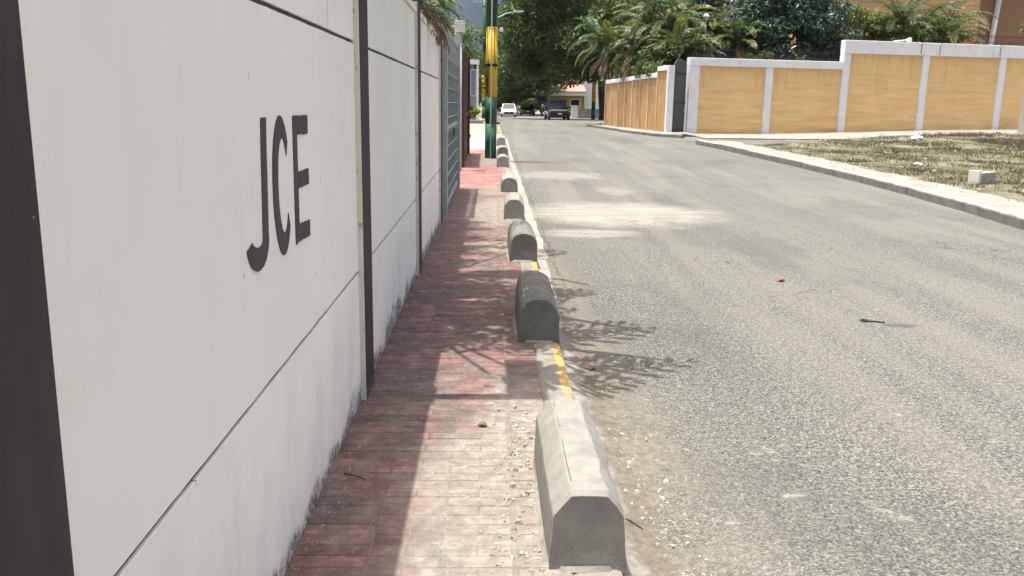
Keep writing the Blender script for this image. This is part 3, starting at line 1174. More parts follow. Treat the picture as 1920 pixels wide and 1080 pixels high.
rg = thing('dark_red_gate', (-.70, 23.0, .1), 'dark red-brown steel gate leaf behind the grey grille', 'gate')
MB().box(-.78, -.66, 20.9, 21.05, 0, 2.75).build('post', M['redbrown'], rg)
MB().box(-.78, -.64, 24.9, 25.1, .1, 2.80).build('post', M['redbrown'], rg)
for k in range(13):
    MB().box(-.735, -.70 + .006 * (k % 2), 21.06 + k * .295, 21.06 + k * .295 + .285, .12, 2.68).build('plank', M['redbrown'], rg)
MB().box(-.70 + .008, -.665, 21.06, 24.89, 1.25, 1.34).build('rail', M['redbrown'], rg)
MB().box(-.69, -.61, 24.4, 24.55, 1.15, 1.3).build('latch', M['steel_dark'], rg)


# ------------------------------------------------------------------ painted utility poles
def utility_pole(x, y, H, r, label, conduit=True, lean=(0, 0)):
    z0 = gz(x, y) - .02
    t = thing('utility_pole', (x, y, z0), label, 'pole', 'green and yellow utility poles')
    P = lambda z: (x + lean[0] * z, y + lean[1] * z, z0 + z)
    R = lambda z: r * (1 - .035 * z / 3)
    for a, c, mt, nm in ((0, .92, 'green2', 'green_band'), (.92, 1.62, 'green', 'green_band'), (1.62, 3.40, 'yellow', 'yellow_band'), (3.40, H, 'green', 'shaft')):
        MB().tube([P(a), P(c)], [R(a), R(c)], 18).build(nm, M[mt], t, True)
    MB().tube([P(2.40), P(2.47)], [R(2.4) + .012] * 2, 18).build('strap', M['cable'], t)
    MB().tube([P(H - 1.0), P(H - .9)], [R(H) + .015] * 2, 18).build('strap', M['cable'], t)
    # cross arm with insulators at the top
    ca = MB().box(x - .9 + lean[0] * H, x + .9 + lean[0] * H, y - .06, y + .06, z0 + H - .65, z0 + H - .52).build('cross_arm', M['galv'], t)
    for k in (-.8, 0.25, .8):
        MB().tube([(x + k + lean[0] * H, y, z0 + H - .52), (x + k + lean[0] * H, y, z0 + H - .36)], [.03, .045], 8).build('insulator', M['offwhite'], ca)
    if conduit:
        fx, fy = x - .01, y - r - .022
        MB().tube([(fx + .01, fy + .004, z0), (fx, fy, z0 + 1.0), (fx + .008, fy + .006, z0 + 2.4), (fx + .01, fy + .02, z0 + 5.5), (fx + .01, fy + .03, z0 + H - 1.2)], .017, 8).build('conduit', M['conduit'], t, True)
        for k, (ox, zz0, zz1) in enumerate(((-.10, 1.7, 7.2), (-.13, 1.9, 7.0), (.09, 2.3, 6.8))):
            pts = [(x + ox + .02 * math.sin(q * 1.7 + k), y - r * .75 - .03 + .01 * math.cos(q), z0 + zz0 + (zz1 - zz0) * q / 9) for q in range(10)]
            MB().tube(pts, .011, 6).build('cable', M['cable'], t, True)
    return t


utility_pole(-.045, 23.7, 9.2, .158, 'green and yellow utility pole on the sidewalk beside the small bollards')
utility_pole(-.72, 71, 9.5, .16, 'distant green and yellow utility pole with street lamp behind the near pole', False)
utility_pole(9.55, 84.5, 9.5, .19, 'distant green and yellow utility pole in front of the big tree trunk', False)

lm = thing('street_lamp', (-.60, 71, 7.9), 'pale street lamp head on a curved arm reaching over the road', 'lamp')
MB().tube([(-.56, 70.85, 7.4), (.1, 70.85, 7.95), (.9, 70.85, 8.35), (1.6, 70.85, 8.52)], [.04, .036, .03, .028], 8).build('arm', M['galv'], lm, True)
m = MB()
m.prism([(1.5, 70.72, 8.47), (1.62, 70.66, 8.47), (2.2, 70.70, 8.50), (2.32, 70.85, 8.52), (2.2, 71.0, 8.50), (1.62, 71.04, 8.47), (1.5, 70.98, 8.47)], (0.02, 0, .13))
m.build('arm_head', M['offwhite'], lm, fix=True)
MB().box(1.66, 2.16, 70.74, 70.96, 8.43, 8.468).build('lens', M['lampglass'], lm)
cc = thing('camera_housing', (.15, 23.62, 3.4), 'small white camera housing on the side of the green and yellow pole', 'camera')
MB().tube([(.10, 23.66, 3.44), (.20, 23.62, 3.46)], .012, 6).build('bracket', M['offwhite'], cc)
MB().box(.16, .25, 23.50, 23.66, 3.40, 3.50).build('housing', M['offwhite'], cc, bevel=.012)


def wire(a, b, sag, r, label):
    pts = []
    for k in range(17):
        t = k / 16
        p = Vector(a).lerp(Vector(b), t)
        p.z -= sag * 4 * t * (1 - t)
        pts.append(p)
    tag(MB().tube(pts, r, 5).build('overhead_wire', M['cable'], None, True), label, 'wire', 'overhead wires')


wire((.2, 23.6, 6.15), (9.5, 84.4, 6.1), .75, .008, 'thin overhead wire crossing in front of the big tree, upper of two')
wire((.2, 23.6, 5.0), (9.5, 84.4, 5.4), .5, .007, 'thin overhead wire crossing in front of the big tree, lower of two')

# ------------------------------------------------------------------ right side: kerb, broken pavement, verge
KR = [(7.35, 9.0), (7.66, 12.3), (7.98, 14.6), (8.2, 17.1), (8.24, 19.7), (8.10, 22.9), (7.76, 26.6), (7.50, 29.4), (7.22, 31.3)]
KR = [(6.6, 3.0), (7.0, 6.0)] + KR
kr = thing('right_kerb', (7.9, 18, 0), 'long weathered grey kerb with pale top edging the grassy verge', 'kerb')
for i in range(len(KR) - 1):
    a, c = KR[i], KR[i + 1]
    L = math.hypot(c[0] - a[0], c[1] - a[1])
    e = .008 / L
    a2 = (a[0] + (c[0] - a[0]) * e, a[1] + (c[1] - a[1]) * e)
    kerb_mesh('kerb_stone', [a2, c], .20, -.2, .085 + rng.uniform(-.012, .008), M['kerb_far'], kr, .03, i * 5 + 1, .012)


def kx(yv):
    for a, c in zip(KR[:-1], KR[1:]):
        if a[1] <= yv <= c[1]:
            return a[0] + (c[0] - a[0]) * (yv - a[1]) / (c[1] - a[1])
    return KR[-1][0] if yv > KR[-1][1] else KR[0][0]


sheet('side_pavement', 0, 0, 3.0, 31.2, .062, M['pave_far'], 5, 120, edge=lambda y: (kx(y) + .195, kx(y) + 1.15 + .25 * mnoise.noise((y * 1.1, 2, 0)) + .15 * mnoise.noise((y * 4, 7, 0))), wob=.015)


def vedge(y):
    a = kx(y) + .95
    if y > 29: a += (y - 29) * 1.3
    return (a, 44)


sheet('verge', 0, 0, 3.0, 35.0, .055, M['earth'], 70, 90, edge=vedge, wob=.05)
# kerb and narrow walk along the far orange wall
kl = thing('corner_kerb', (6.0, 42, .4), 'low pale kerb curving round the corner below the orange wall', 'kerb')
for a, c in (((7.5, 35.0), (6.62, 36.2)), ((6.62, 36.2), (5.98, 39.0)), ((5.98, 39.0), (5.62, 45.0)), ((5.62, 45.0), (5.3, 50.0)), ((5.3, 50.0), (6.4, 53.5))):
    kerb_mesh('kerb_stone', [a, c], .18, -.2, .05, M['kerb_far'], kl, .03, int(a[1]), .012)
sheet('corner_walk', 0, 0, 36.3, 49.8, .03, M['pave_far'], 4, 30, edge=lambda y: ((6.75 if y < 37 else 6.3 - .06 * (y - 38)), 8.3 - (y - 38) * .05), wob=.01)
sheet('wall_foot_walk', 8.4, 30, 34.9, 45.0, -.06, M['pave_far'], 20, 20, wob=.02)


# grass: scattered blades in ragged patches
def grass(name, n, box, hmin, hmax, mat, label, cat, thr, sc, seed):
    r = np.random.RandomState(seed)
    V = []
    F = []
    x0, x1, y0, y1 = box
    c = 0
    tries = 0
    while c < n and tries < n * 8:
        tries += 1
        x = r.uniform(x0, x1)
        yv = r.uniform(y0, y1)
        if x < vedge(yv)[0] + .1: continue
        if mnoise.noise((x * sc, yv * sc, seed)) + .35 * mnoise.noise((x * sc * 4, yv * sc * 4, seed)) < thr: continue
        z = gz(x, yv) + .03
        for _ in range(4):
            a = r.uniform(0, 6.28)
            h = r.uniform(hmin, hmax)
            w = r.uniform(.006, .014)
            lx, ly = r.normal(0, .6) * h, r.normal(0, .6) * h
            bx, by = x + r.normal(0, .05), yv + r.normal(0, .05)
            k = len(V)
            V += [(bx - math.cos(a) * w, by - math.sin(a) * w, z), (bx + math.cos(a) * w, by + math.sin(a) * w, z), (bx + lx, by + ly, z + h)]
            F.append((k, k + 1, k + 2))
        c += 1
    o = MB().raw(V, F).build(name, mat)
    o['kind'] = 'stuff'
    tag(o, label, cat)


grass('grass', 26000, (8.5, 26, 13, 34.4), .025, .10, M['grass'], 'patchy dry green grass growing on the verge', 'grass', -.08, .5, 3)
grass('dry_weeds', 2600, (14, 26, 28, 34.9), .06, .22, M['weed'], 'withered brown weeds along the back of the verge', 'weeds', .12, .35, 9)

grass('weed_tufts', 1500, (8.6, 25, 13, 34.6), .08, .24, M['grass2'], 'taller green weed tufts dotted over the verge', 'weeds', .05, .9, 17)
crumbs('verge_stones', [(11, 22, 1.6, 5, 420, .012, .06, lambda x, y: gz(x, y) + .05 if x > kx(y) + .3 else None), (16, 30, 4, 3, 300, .02, .08, lambda x, y: gz(x, y) + .05 if y < 34.9 and x > vedge(y)[0] else None),
                        (8.6, 20, .35, 6, 160, .01, .035, lambda x, y: gz(x, y) + .06 if x > kx(y) + .25 else None)], M['rubble'], 'pale stones and cement lumps scattered over the verge', 'stones')
# hollow concrete block standing on the verge
cb = thing('concrete_block', (10.3, 18.3, .06), 'grey concrete block lying on the verge grass with pale end', 'block')
ax = Vector((1.0, .85, 0)).normalized()
ay = Vector((-ax.y, ax.x, 0))
az = Vector((0, 0, 1))
c0 = Vector((10.02, 18.0, .20))
MB().obox(c0 + ax * .44, ax, ay, az, .40, .10, .12).build('body', M['block'], cb, bevel=.008)
MB().obox(c0 + ax * -.02 + Vector((0, 0, .015)), ax, ay, az, .055, .11, .16).build('end_face', M['offwhite'], cb, bevel=.008)
for k in (.22, .62):
    MB().obox(c0 + ax * k + Vector((0, 0, .105)), ax, ay, az, .12, .045, .0125).build('core_hole', M['groove'], cb)


def litter(x, yv, s, label, seed):
    r = random.Random(seed)
    V = []
    F = []
    n, mm = 8, 5
    z0 = gz(x, yv) + .06
    for i in range(mm + 1):
        ph = math.pi * i / mm
        for k in range(n):
            t = 2 * math.pi * k / n
            q = 1 + .45 * mnoise.noise((math.cos(t) * 2 + seed, math.sin(t) * 2, ph * 2))
            V.append((x + math.cos(t) * math.sin(ph) * s * 1.5 * q, yv + math.sin(t) * math.sin(ph) * s * q, z0 + s * .55 * (1 - math.cos(ph)) * q))
    for i in range(mm):
        for k in range(n):
            F.append((i * n + k, i * n + (k + 1) % n, (i + 1) * n + (k + 1) % n, (i + 1) * n + k))
    tag(MB().raw(V, F).build('plastic_litter', M['litter'], fix=True), label, 'litter', 'litter on the verge')


litter(15.6, 32.2, .16, 'crumpled white bag lying on the verge grass below the tall wall section', 2)
litter(11.9, 18.6, .07, 'small white scrap on the grass beside the concrete block', 4)
litter(10.9, 22.3, .08, 'flat pale scrap on the bare earth in the middle of the verge', 6)


# ------------------------------------------------------------------ orange walls
def front_wall():
    A = Vector((8.75, 39.2, 0))
    B = Vector((28.6, 43.4, 0))
    d = (B - A).normalized()
    nrm = Vector((d.y, -d.x, 0))
    up = Vector((0, 0, 1))
    t = thing('orange_front_wall', tuple(A + Vector((0, 0, gz(A.x, A.y)))), 'long orange rendered wall with white pillars and coping facing the verge', 'wall')
    # pillar positions along the wall
    ps = [0.0, 3.6, 7.42, 11.56, 15.78, 20.2]
    low, high = 3.64, 4.60
    for i, s in enumerate(ps):
        p = A + d * s
        z0 = gz(p.x, p.y) - .1
        zt = low if i < 2 else high
        HH = .341 if i < 2 else .581
        w = .24 if i == 0 else .17
        MB().obox(p + nrm * .02 + up * ((z0 + zt - HH) / 2), d, nrm, up, w, .17, (zt - HH - z0) / 2).build('pillar', M['white'], t, bevel=.01)
    for i in range(len(ps) - 1):
        wl = .24 if i == 0 else .17
        a, c = ps[i] + wl - .01, ps[i + 1] - .16
        zt = (low - .34) if i < 2 else (high - .58)
        V = []
        F = []
        nx, nz = 26, 22
        for j in range(nz + 1):
            for k in range(nx + 1):
                s = a + (c - a) * k / nx
                p = A + d * s
                z0 = gz(p.x, p.y) - .1
                z = z0 + (zt - z0) * j / nz
                off = .085 + .026 * mnoise.noise((s * .8, z * 4.5, i)) + .008 * mnoise.noise((s * 3, z * 9, i + 5))
                q = p + nrm * off
                V.append((q.x, q.y, z))
        for j in range(nz):
            for k in range(nx):
                e = j * (nx + 1) + k
                F.append((e, e + 1, e + nx + 2, e + nx + 1))
        b = MB().raw(V, F)
        mid = A + d * ((a + c) / 2)
        zg = gz(mid.x, mid.y) - .1
        b.obox(mid + up * ((zg + zt) / 2), d, nrm, up, (c - a) / 2, .05, (zt - zg) / 2)
        b.build('panel', M['orange'], t, False)
    # coping beams
    for a, c, zt, hh in ((-.24, 7.245, low, .17), (7.25, 20.5, high, .29)):
        p = A + d * ((a + c) / 2)
        cap = MB().obox(p + nrm * .02 + up * (zt - hh), d, nrm, up, (c - a) / 2, .185, hh - .002).build('coping', M['white'], t, bevel=.015)
        if zt == high:
            for s in (11.2, 12.2, 15.5):
                q = A + d * s + nrm * .22
                MB().obox(q + up * (zt - .04), d, nrm, up, .05, .06, .03).build('spout', M['offwhite'], cap)
                MB().obox(q - nrm * .008 + up * (zt - .30), d, nrm, up, .022, .004, .22).build('stain', M['greywall'], cap)
    # spiked railing on the low section
    rl = MB()
    for k in range(63):
        s = .1 + k * .112
        q = A + d * s
        rl.obox(q + up * (low + .22), d, nrm, up, .007, .007, .22)
    for z in (.10, .36):
        q = A + d * 3.55
        rl.obox(q + up * (low + z), d, nrm, up, 3.5, .009, .010)
    o = rl.build('spike_railing', M['black'], t)
    o['kind'] = 'stuff'
    rl = MB()
    for k in range(60):
        s = 13.6 + k * .112
        q = A + d * s - nrm * .1
        rl.obox(q + up * (high + .24), d, nrm, up, .007, .007, .24)
    q = A + d * 16.9 - nrm * .1
    for z in (.12, .40): rl.obox(q + up * (high + z), d, nrm, up, 3.4, .009, .010)
    o = rl.build('spike_railing', M['redbrown'], t)
    o['kind'] = 'stuff'
    # floodlight on the coping
    q = A + d * 10.6 + up * (high + .05)
    fl = thing('floodlight', tuple(q), 'small white floodlight lying on the tall white coping', 'lamp')
    MB().tube([q - d * .75 + up * -.02, q - d * .1 + up * .05], .025, 6).build('arm', M['offwhite'], fl)
    MB().tube([q - d * .1 + up * .05, q + d * .08 + up * .06, q + d * .16 + up * .02], [.05, .12, .07], 10).build('head', M['offwhite'], fl, True)


front_wall()


def side_wall():
    A = Vector((7.50, 38.0, 0))
    B = Vector((6.20, 48.3, 0))
    d = (B - A).normalized()
    nrm = Vector((-d.y, d.x, 0))
    if nrm.x > 0: nrm = -nrm
    up = Vector((0, 0, 1))
    L = (B - A).length
    t = thing('orange_side_wall', tuple(A + up * gz(A.x, A.y)), 'shaded orange wall with upright ribs running back along the street', 'wall')
    z0 = .25
    N = 8
    for i in range(N):
        a, c = L * i / N, L * (i + 1) / N
        zt = 3.04 if i == 0 else 2.80 - .02 * i
        p = A + d * ((a + c) / 2)
        MB().obox(p + up * ((z0 + zt) / 2), d, nrm, up, (c - a) / 2 - .045, .09, (zt - z0) / 2).build('panel', M['orange_side'], t)
        q = A + d * c
        MB().obox(q + nrm * .03 + up * ((z0 + zt) / 2), d, nrm, up, .044, .11, (zt - z0) / 2 - .002).build('rib', M['rib'], t, bevel=.008)
        MB().obox(p + nrm * .01 + up * (zt + .105), d, nrm, up, (c - a) / 2 - .003, .14, .10).build('coping', M['white'], t, bevel=.01)
    MB().obox(A - d * .12 + up * 1.74, d, nrm, up, .10, .14, 1.50).build('pillar', M['white'], t, bevel=.01)


side_wall()

ig = thing('iron_gate', (8.1, 38.4, .42), 'dark grey iron gate with arched top between the two orange walls', 'gate')
gd = Vector((.72, .9, 0)).normalized()
gn = Vector((gd.y, -gd.x, 0))
UP = Vector((0, 0, 1))
g0 = Vector((7.68, 38.15, 0))
GL = 1.18
for k in range(9):
    p = g0 + gd * (GL * (k + .5) / 9)
    MB().obox(p + UP * 1.68, gd, gn, UP, GL / 18 - .004, .015, 1.28).build('slat', M['steel_dark'], ig)
for z in (.5, 1.7, 2.95):
    MB().obox(g0 + gd * GL / 2 + gn * .028 + UP * z, gd, gn, UP, GL / 2, .012, .03).build('rail', M['black'], ig)
arch = [g0 + gd * GL * (.5 - .5 * math.cos(math.pi * k / 14)) + UP * (2.99 + .55 * math.sin(math.pi * k / 14) ** .8) for k in range(15)]
MB().prism(arch, gn * .03).build('arch_panel', M['steel_dark'], ig, fix=True)
MB().tube(arch, .03, 6).build('arch_frame', M['black'], ig)

# far right: electricity pole at the edge of the verge and thin leaning white pipe
ep = thing('concrete_post', (22.35, 37.0, .6), 'pale concrete post at the right end of the verge in front of orange wall', 'post')
MB().tube([(22.35, 37.0, .5), (22.33, 37.0, 8.5)], [.17, .11], 10).build('shaft', M['offwhite'], ep, True)
MB().tube([(22.35, 37.0, .5), (22.35, 37.0, .72)], [.26, .24], 10).build('footing', M['pave_far'], ep, True)

# garden lamp between the palms
gl = thing('garden_lamp', (10.45, 44.6, .5), 'thin garden lamp post with a white cap among the palms', 'lamp')
MB().tube([(10.45, 44.6, .4), (10.45, 44.6, 5.9)], .03, 8).build('post', M['galv'], gl)
MB().tube([(10.45, 44.6, 5.86), (10.45, 44.6, 5.92), (10.45, 44.6, 6.03)], [.17, .16, .05], 10).build('cap', M['offwhite'], gl)
MB().tube([(10.45, 44.6, 5.7), (10.45, 44.6, 5.86)], [.06, .09], 8).build('bulb_glass', M['lampglass'], gl)


# ------------------------------------------------------------------ houses
def orange_house():
    t = thing('orange_house', (29, 58, .5), 'tall orange house behind the palms at the right', 'house')
    MB().box(20.2, 29.6, 55.0, 66, .3, 10.5).build('front_wall', M['house'], t)
    MB().box(29.605, 37.0, 56.2, 66, .3, 10.5).build('wing_wall', M['house_dark'], t)
    MB().box(19.7, 37.5, 54.4, 66.4, 10.505, 10.8).build('roof_slab', M['offwhite'], t)
    for (a, c, z0, z1) in ((22.2, 23.6, 2.0, 3.6), (26.3, 27.7, 2.0, 3.6), (22.2, 23.6, 8.0, 9.6)):
        w = MB().box(a, c, 54.94, 54.996, z0, z1).build('window', M['offwhite'], t)
        MB().box(a + .1, c - .1, 54.92, 54.938, z0 + .1, z1 - .1).build('pane', M['glass'], w)
    # sloping awning seen left of the shrubs
    m = MB()
    m.prism([(18.6, 53.0, 6.6), (20.19, 53.0, 7.7), (20.19, 53.0, 7.85), (18.5, 53.0, 6.72)], (0, 3.0, 0))
    m.build('awning', M['ochre'], t, fix=True)
    MB().tube([(30.75, 56.02, .4), (31.45, 56.02, 10.4)], .17, 10).build('downpipe', M['white'], t, True)
    MB().box(20.1, 29.7, 54.9, 54.996, 4.55, 4.7).build('ledge', M['house'], t)


orange_house()


def far_house():
    t = thing('red_roofed_house', (9.6, 118, 0), 'small ochre house with red tiled roof and white fascia behind the dark car', 'house')
    MB().box(7.6, 11.8, 116.5, 124, -.2, 2.9).build('wall', M['ochre'], t)
    MB().box(7.4, 12.0, 116.0, 116.3, 2.6, 3.05).build('fascia', M['offwhite'], t)
    rf = MB()
    rf.prism([(7.3, 115.9, 3.06), (12.1, 115.9, 3.06), (12.1, 118.6, 4.0), (7.3, 118.6, 4.0)], (0, .02, .12))
    rf.build('roof', M['roof_red'], t, fix=True)
    MB().box(9.0, 12.0, 118.7, 124, 2.9, 5.2).build('upper_wall', M['ochre'], t)
    MB().box(8.9, 12.1, 118.5, 124, 5.21, 5.4).build('upper_slab', M['offwhite'], t)
    MB().box(7.9, 9.6, 116.43, 116.498, .0, 2.2).build('garage_door', M['greywall'], t)
    w = MB().box(10.1, 11.4, 116.43, 116.498, 1.0, 2.2).build('window', M['offwhite'], t)
    MB().box(10.2, 11.3, 116.40, 116.428, 1.1, 2.1).build('pane', M['glass'], w)
    MB().box(7.36, 7.6, 116.3, 118.6, 3.0, 5.0).build('side_pier', M['offwhite'], t)
    t = thing('white_house', (13.5, 119, 0), 'plain white house wall right of the red roofed house', 'house')
    MB().box(12.0, 15.4, 117.5, 126, -.2, 4.6).build('wall', M['white'], t)
    MB().box(11.9, 15.5, 117.4, 126, 4.605, 4.8).build('roof_slab', M['offwhite'], t)
    w = MB().box(13.9, 14.7, 117.43, 117.498, 2.6, 3.6).build('window', M['greywall'], t)
    MB().box(14.0, 14.6, 117.40, 117.428, 2.7, 3.5).build('pane', M['glass'], w)
    t = thing('far_white_wall', (17, 110, .1), 'white garden wall beyond the far pole', 'wall')
    MB().box(15.0, 21, 111.0, 111.2, -.2, 2.9).build('wall', M['white'], t)
    MB().box(14.95, 21.05, 110.95, 111.25, 2.902, 3.0).build('coping', M['offwhite'], t)
    t = thing('grey_low_wall', (12.5, 100, .1), 'low grey block wall at the foot of the far pole', 'wall')
    MB().box(9.5, 14.5, 99.0, 99.25, -.2, .98).build('wall', M['greywall'], t)
    MB().box(9.45, 14.55, 98.95, 99.3, .982, 1.04).build('coping', M['kerb_far'], t)
    t = thing('cream_gate_pier', (9.1, 103, .1), 'short cream gate pier to the right of the dark car', 'pier')
    MB().box(9.15, 9.85, 103.0, 103.7, -.2, 1.30).build('shaft', M['offwhite'], t)
    MB().box(9.08, 9.92, 102.93, 103.77, 1.302, 1.40).build('cap', M['offwhite'], t)


far_house()


def left_house():
    t = thing('white_framed_house', (-3, 56, .4), 'white framed house front beyond the dark red gate', 'house')
    MB().box(-7.0, -1.30, 55.6, 64, .2, 3.85).build('wall', M['greywall'], t)
    MB().box(-7.2, -.85, 54.6, 55.59, 3.86, 4.12).build('canopy', M['white'], t)
    MB().box(-1.52, -1.40, 54.7, 54.9, .2, 3.858).build('column', M['white'], t)
    MB().box(-1.0, -.88, 54.7, 54.9, .2, 3.858).build('column', M['white'], t)
    w = MB().box(-1.38, -1.02, 54.75, 54.85, 1.95, 3.55).build('window', M['offwhite'], t)
    MB().box(-1.34, -1.06, 54.73, 54.748, 2.0, 3.5).build('pane', M['glass_blue'], w)
    MB().box(-1.38, -1.02, 54.76, 54.84, .2, 1.94).build('panel', M['greywall'], t)


left_house()
kk = thing('planter_kerb', (-1.6, 50, .4), 'raised pale planter kerb below the yellow-green hedge', 'kerb')
MB().box(-4.5, -.55, 49.6, 49.85, .2, .62).build('front', M['pave_far'], kk, bevel=.02)
MB().box(-.80, -.55, 49.86, 53.5, .2, .62).build('side', M['pave_far'], kk, bevel=.02)


# ------------------------------------------------------------------ cars
def car(x, y, z, yaw, kind, paint, label):
    """front looks along local -Y; built at its real size"""
    t = thing('parked_car', (x, y, z), label, 'car', 'cars parked at the end of the street')
    if kind == 'suv':
        W_, L_, H_, bh, hood = 1.86, 4.5, 1.72, 1.02, .98
    else:
        W_, L_, H_, bh, hood = 1.76, 4.3, 1.46, .88, .80
    c, s = math.cos(yaw), math.sin(yaw)
    T = lambda p: (x + p[0] * c - p[1] * s, y + p[0] * s + p[1] * c, z + p[2])

    def loft(secs, name, mat, parent, smooth=False):
        V = []
        F = []
        n = len(secs[0])
        for sec in secs: V += [T(p) for p in sec]
        for i in range(len(secs) - 1):
            for k in range(n):
                k2 = (k + 1) % n
                F.append((i * n + k, i * n + k2, (i + 1) * n + k2, (i + 1) * n + k))
        F.append(tuple(range(n)))
        F.append(tuple((len(secs) - 1) * n + k for k in reversed(range(n))))
        return MB().raw(V, F).build(name, mat, parent, smooth, fix=True)

    def ring(yy, w, z0, z1, tw=.9):
        h = w / 2
        return [(-h * .94, yy, z0), (h * .94, yy, z0), (h, yy, z0 + (z1 - z0) * .3), (h, yy, z0 + (z1 - z0) * .62), (h * tw, yy, z1 - .02), (h * tw * .86, yy, z1), (-h * tw * .86, yy, z1), (-h * tw, yy, z1 - .02), (-h, yy, z0 + (z1 - z0) * .62), (-h, yy, z0 + (z1 - z0) * .3)]

    hl = L_ / 2
    body = loft([ring(-hl, W_ * .80, .30, hood - .18), ring(-hl + .10, W_ * .92, .22, hood - .07), ring(-hl + .45, W_ * .99, .20, hood), ring(-hl + 1.15, W_, .20, bh), ring(0, W_, .20, bh + .02), ring(hl - .7, W_, .20, bh + .02), ring(hl - .12, W_ * .96, .24, bh - .02), ring(hl, W_ * .86, .34, bh - .12)], 'body', M[paint], t)
    cab0, cab1 = -hl + 1.05, (hl - .12 if kind == 'suv' else hl - .85)
    r0, r1 = cab0 + .72, cab1 - (.22 if kind == 'suv' else .55)

    def cr(yy, w, zz):
        return [(-w / 2, yy, zz), (w / 2, yy, zz)]
    zb = bh - .02
    gw, rw = W_ * .90, W_ * .74
    roof = loft([[(-rw / 2, r0, H_ - .05), (rw / 2, r0, H_ - .05), (rw / 2 * .96, r0, H_ - .01), (-rw / 2 * .96, r0, H_ - .01)], [(-rw / 2, (r0 + r1) / 2, H_ - .05), (rw / 2, (r0 + r1) / 2, H_ - .05), (rw / 2 * .94, (r0 + r1) / 2, H_ + .02), (-rw / 2 * .94, (r0 + r1) / 2, H_ + .02)], [(-rw / 2, r1, H_ - .06), (rw / 2, r1, H_ - .06), (rw / 2 * .96, r1, H_ - .02), (-rw / 2 * .96, r1, H_ - .02)]], 'roof', M[paint], t)

    def quad(name, pts, mat, parent, th=(0, 0, .02)):
        m = MB()
        m.prism([T(p) for p in pts], (th[0] * c - th[1] * s, th[0] * s + th[1] * c, th[2]))
        return m.build(name, mat, parent, fix=True)
    quad('windscreen', [(-gw / 2 * .96, cab0, zb), (gw / 2 * .96, cab0, zb), (rw / 2 * .94, r0, H_ - .05), (-rw / 2 * .94, r0, H_ - .05)], M['glass'], t, (0, .02, 0))
    quad('rear_window', [(-gw / 2 * .96, cab1, zb), (gw / 2 * .96, cab1, zb), (rw / 2 * .94, r1, H_ - .06), (-rw / 2 * .94, r1, H_ - .06)], M['glass'], t, (0, -.02, 0))
    for sg in (-1, 1):
        quad('side_window', [(sg * gw / 2, cab0 + .08, zb), (sg * gw / 2, cab1 - .05, zb), (sg * rw / 2, r1, H_ - .055), (sg * rw / 2, r0, H_ - .055)], M['glass'], t, (-sg * .02, 0, 0))
        m = MB()
        for (ya, yb) in ((cab0, r0), (cab1, r1)):
            m.tube([T((sg * gw / 2 * .985, ya, zb)), T((sg * rw / 2 * .985, yb, H_ - .05))], .045, 6)
        m.build('roof_pillar', M[paint], t)
        quad('headlight', [(sg * W_ * .30, -hl + .02, hood - .30), (sg * W_ * .455, -hl + .16, hood - .26), (sg * W_ * .46, -hl + .18, hood - .13), (sg * W_ * .29, -hl + .04, hood - .19)], M['lampglass'], t, (0, -.03, 0))
        quad('mirror', [(sg * W_ * .48, cab0 + .1, zb + .02), (sg * W_ * .585, cab0 + .1, zb + .04), (sg * W_ * .58, cab0 + .1, zb + .18), (sg * W_ * .49, cab0 + .1, zb + .16)], M[paint], t, (0, .10, 0))
        for yy in (-hl + .82, hl - .85):
            R = .33 if kind == 'suv' else .31
            w = MB().tube([T((sg * (W_ / 2 - .20), yy, R)), T((sg * (W_ / 2 + .012), yy, R))], R, 20).build('wheel', M['tyre'], t, fix=True)
            MB().tube([T((sg * (W_ / 2 + .0125), yy, R)), T((sg * (W_ / 2 + .02), yy, R))], R * .62, 14).build('rim', M['rim'], w, fix=True)
    quad('grille', [(-W_ * .24, -hl - .002, hood - .34), (W_ * .24, -hl - .002, hood - .34), (W_ * .26, -hl + .01, hood - .20), (-W_ * .26, -hl + .01, hood - .20)], M['plastic'], t, (0, -.02, 0))
    quad('lower_intake', [(-W_ * .34, -hl + .01, .32), (W_ * .34, -hl + .01, .32), (W_ * .32, -hl - .004, .46), (-W_ * .32, -hl - .004, .46)], M['plastic'], t, (0, -.025, 0))
    quad('number_plate', [(-.17, -hl - .03, .50), (.17, -hl - .03, .50), (.17, -hl - .03, .60), (-.17, -hl - .03, .60)], M['plate'], t, (0, -.01, 0))


car(1.85, 103.5, gz(1.8, 103) - .085, .0, 'sedan', 'car_white', 'white car facing the camera at the far end of the street')
car(5.62, 78.0, gz(5.6, 78) - .085, .04, 'suv', 'car_navy', 'tall dark navy sport utility car parked in front of the red roofed house')
car(4.4, 113, gz(4.4, 113) - .085, .0, 'sedan', 'car_black', 'low black car in deep tree shade between the white and navy cars')


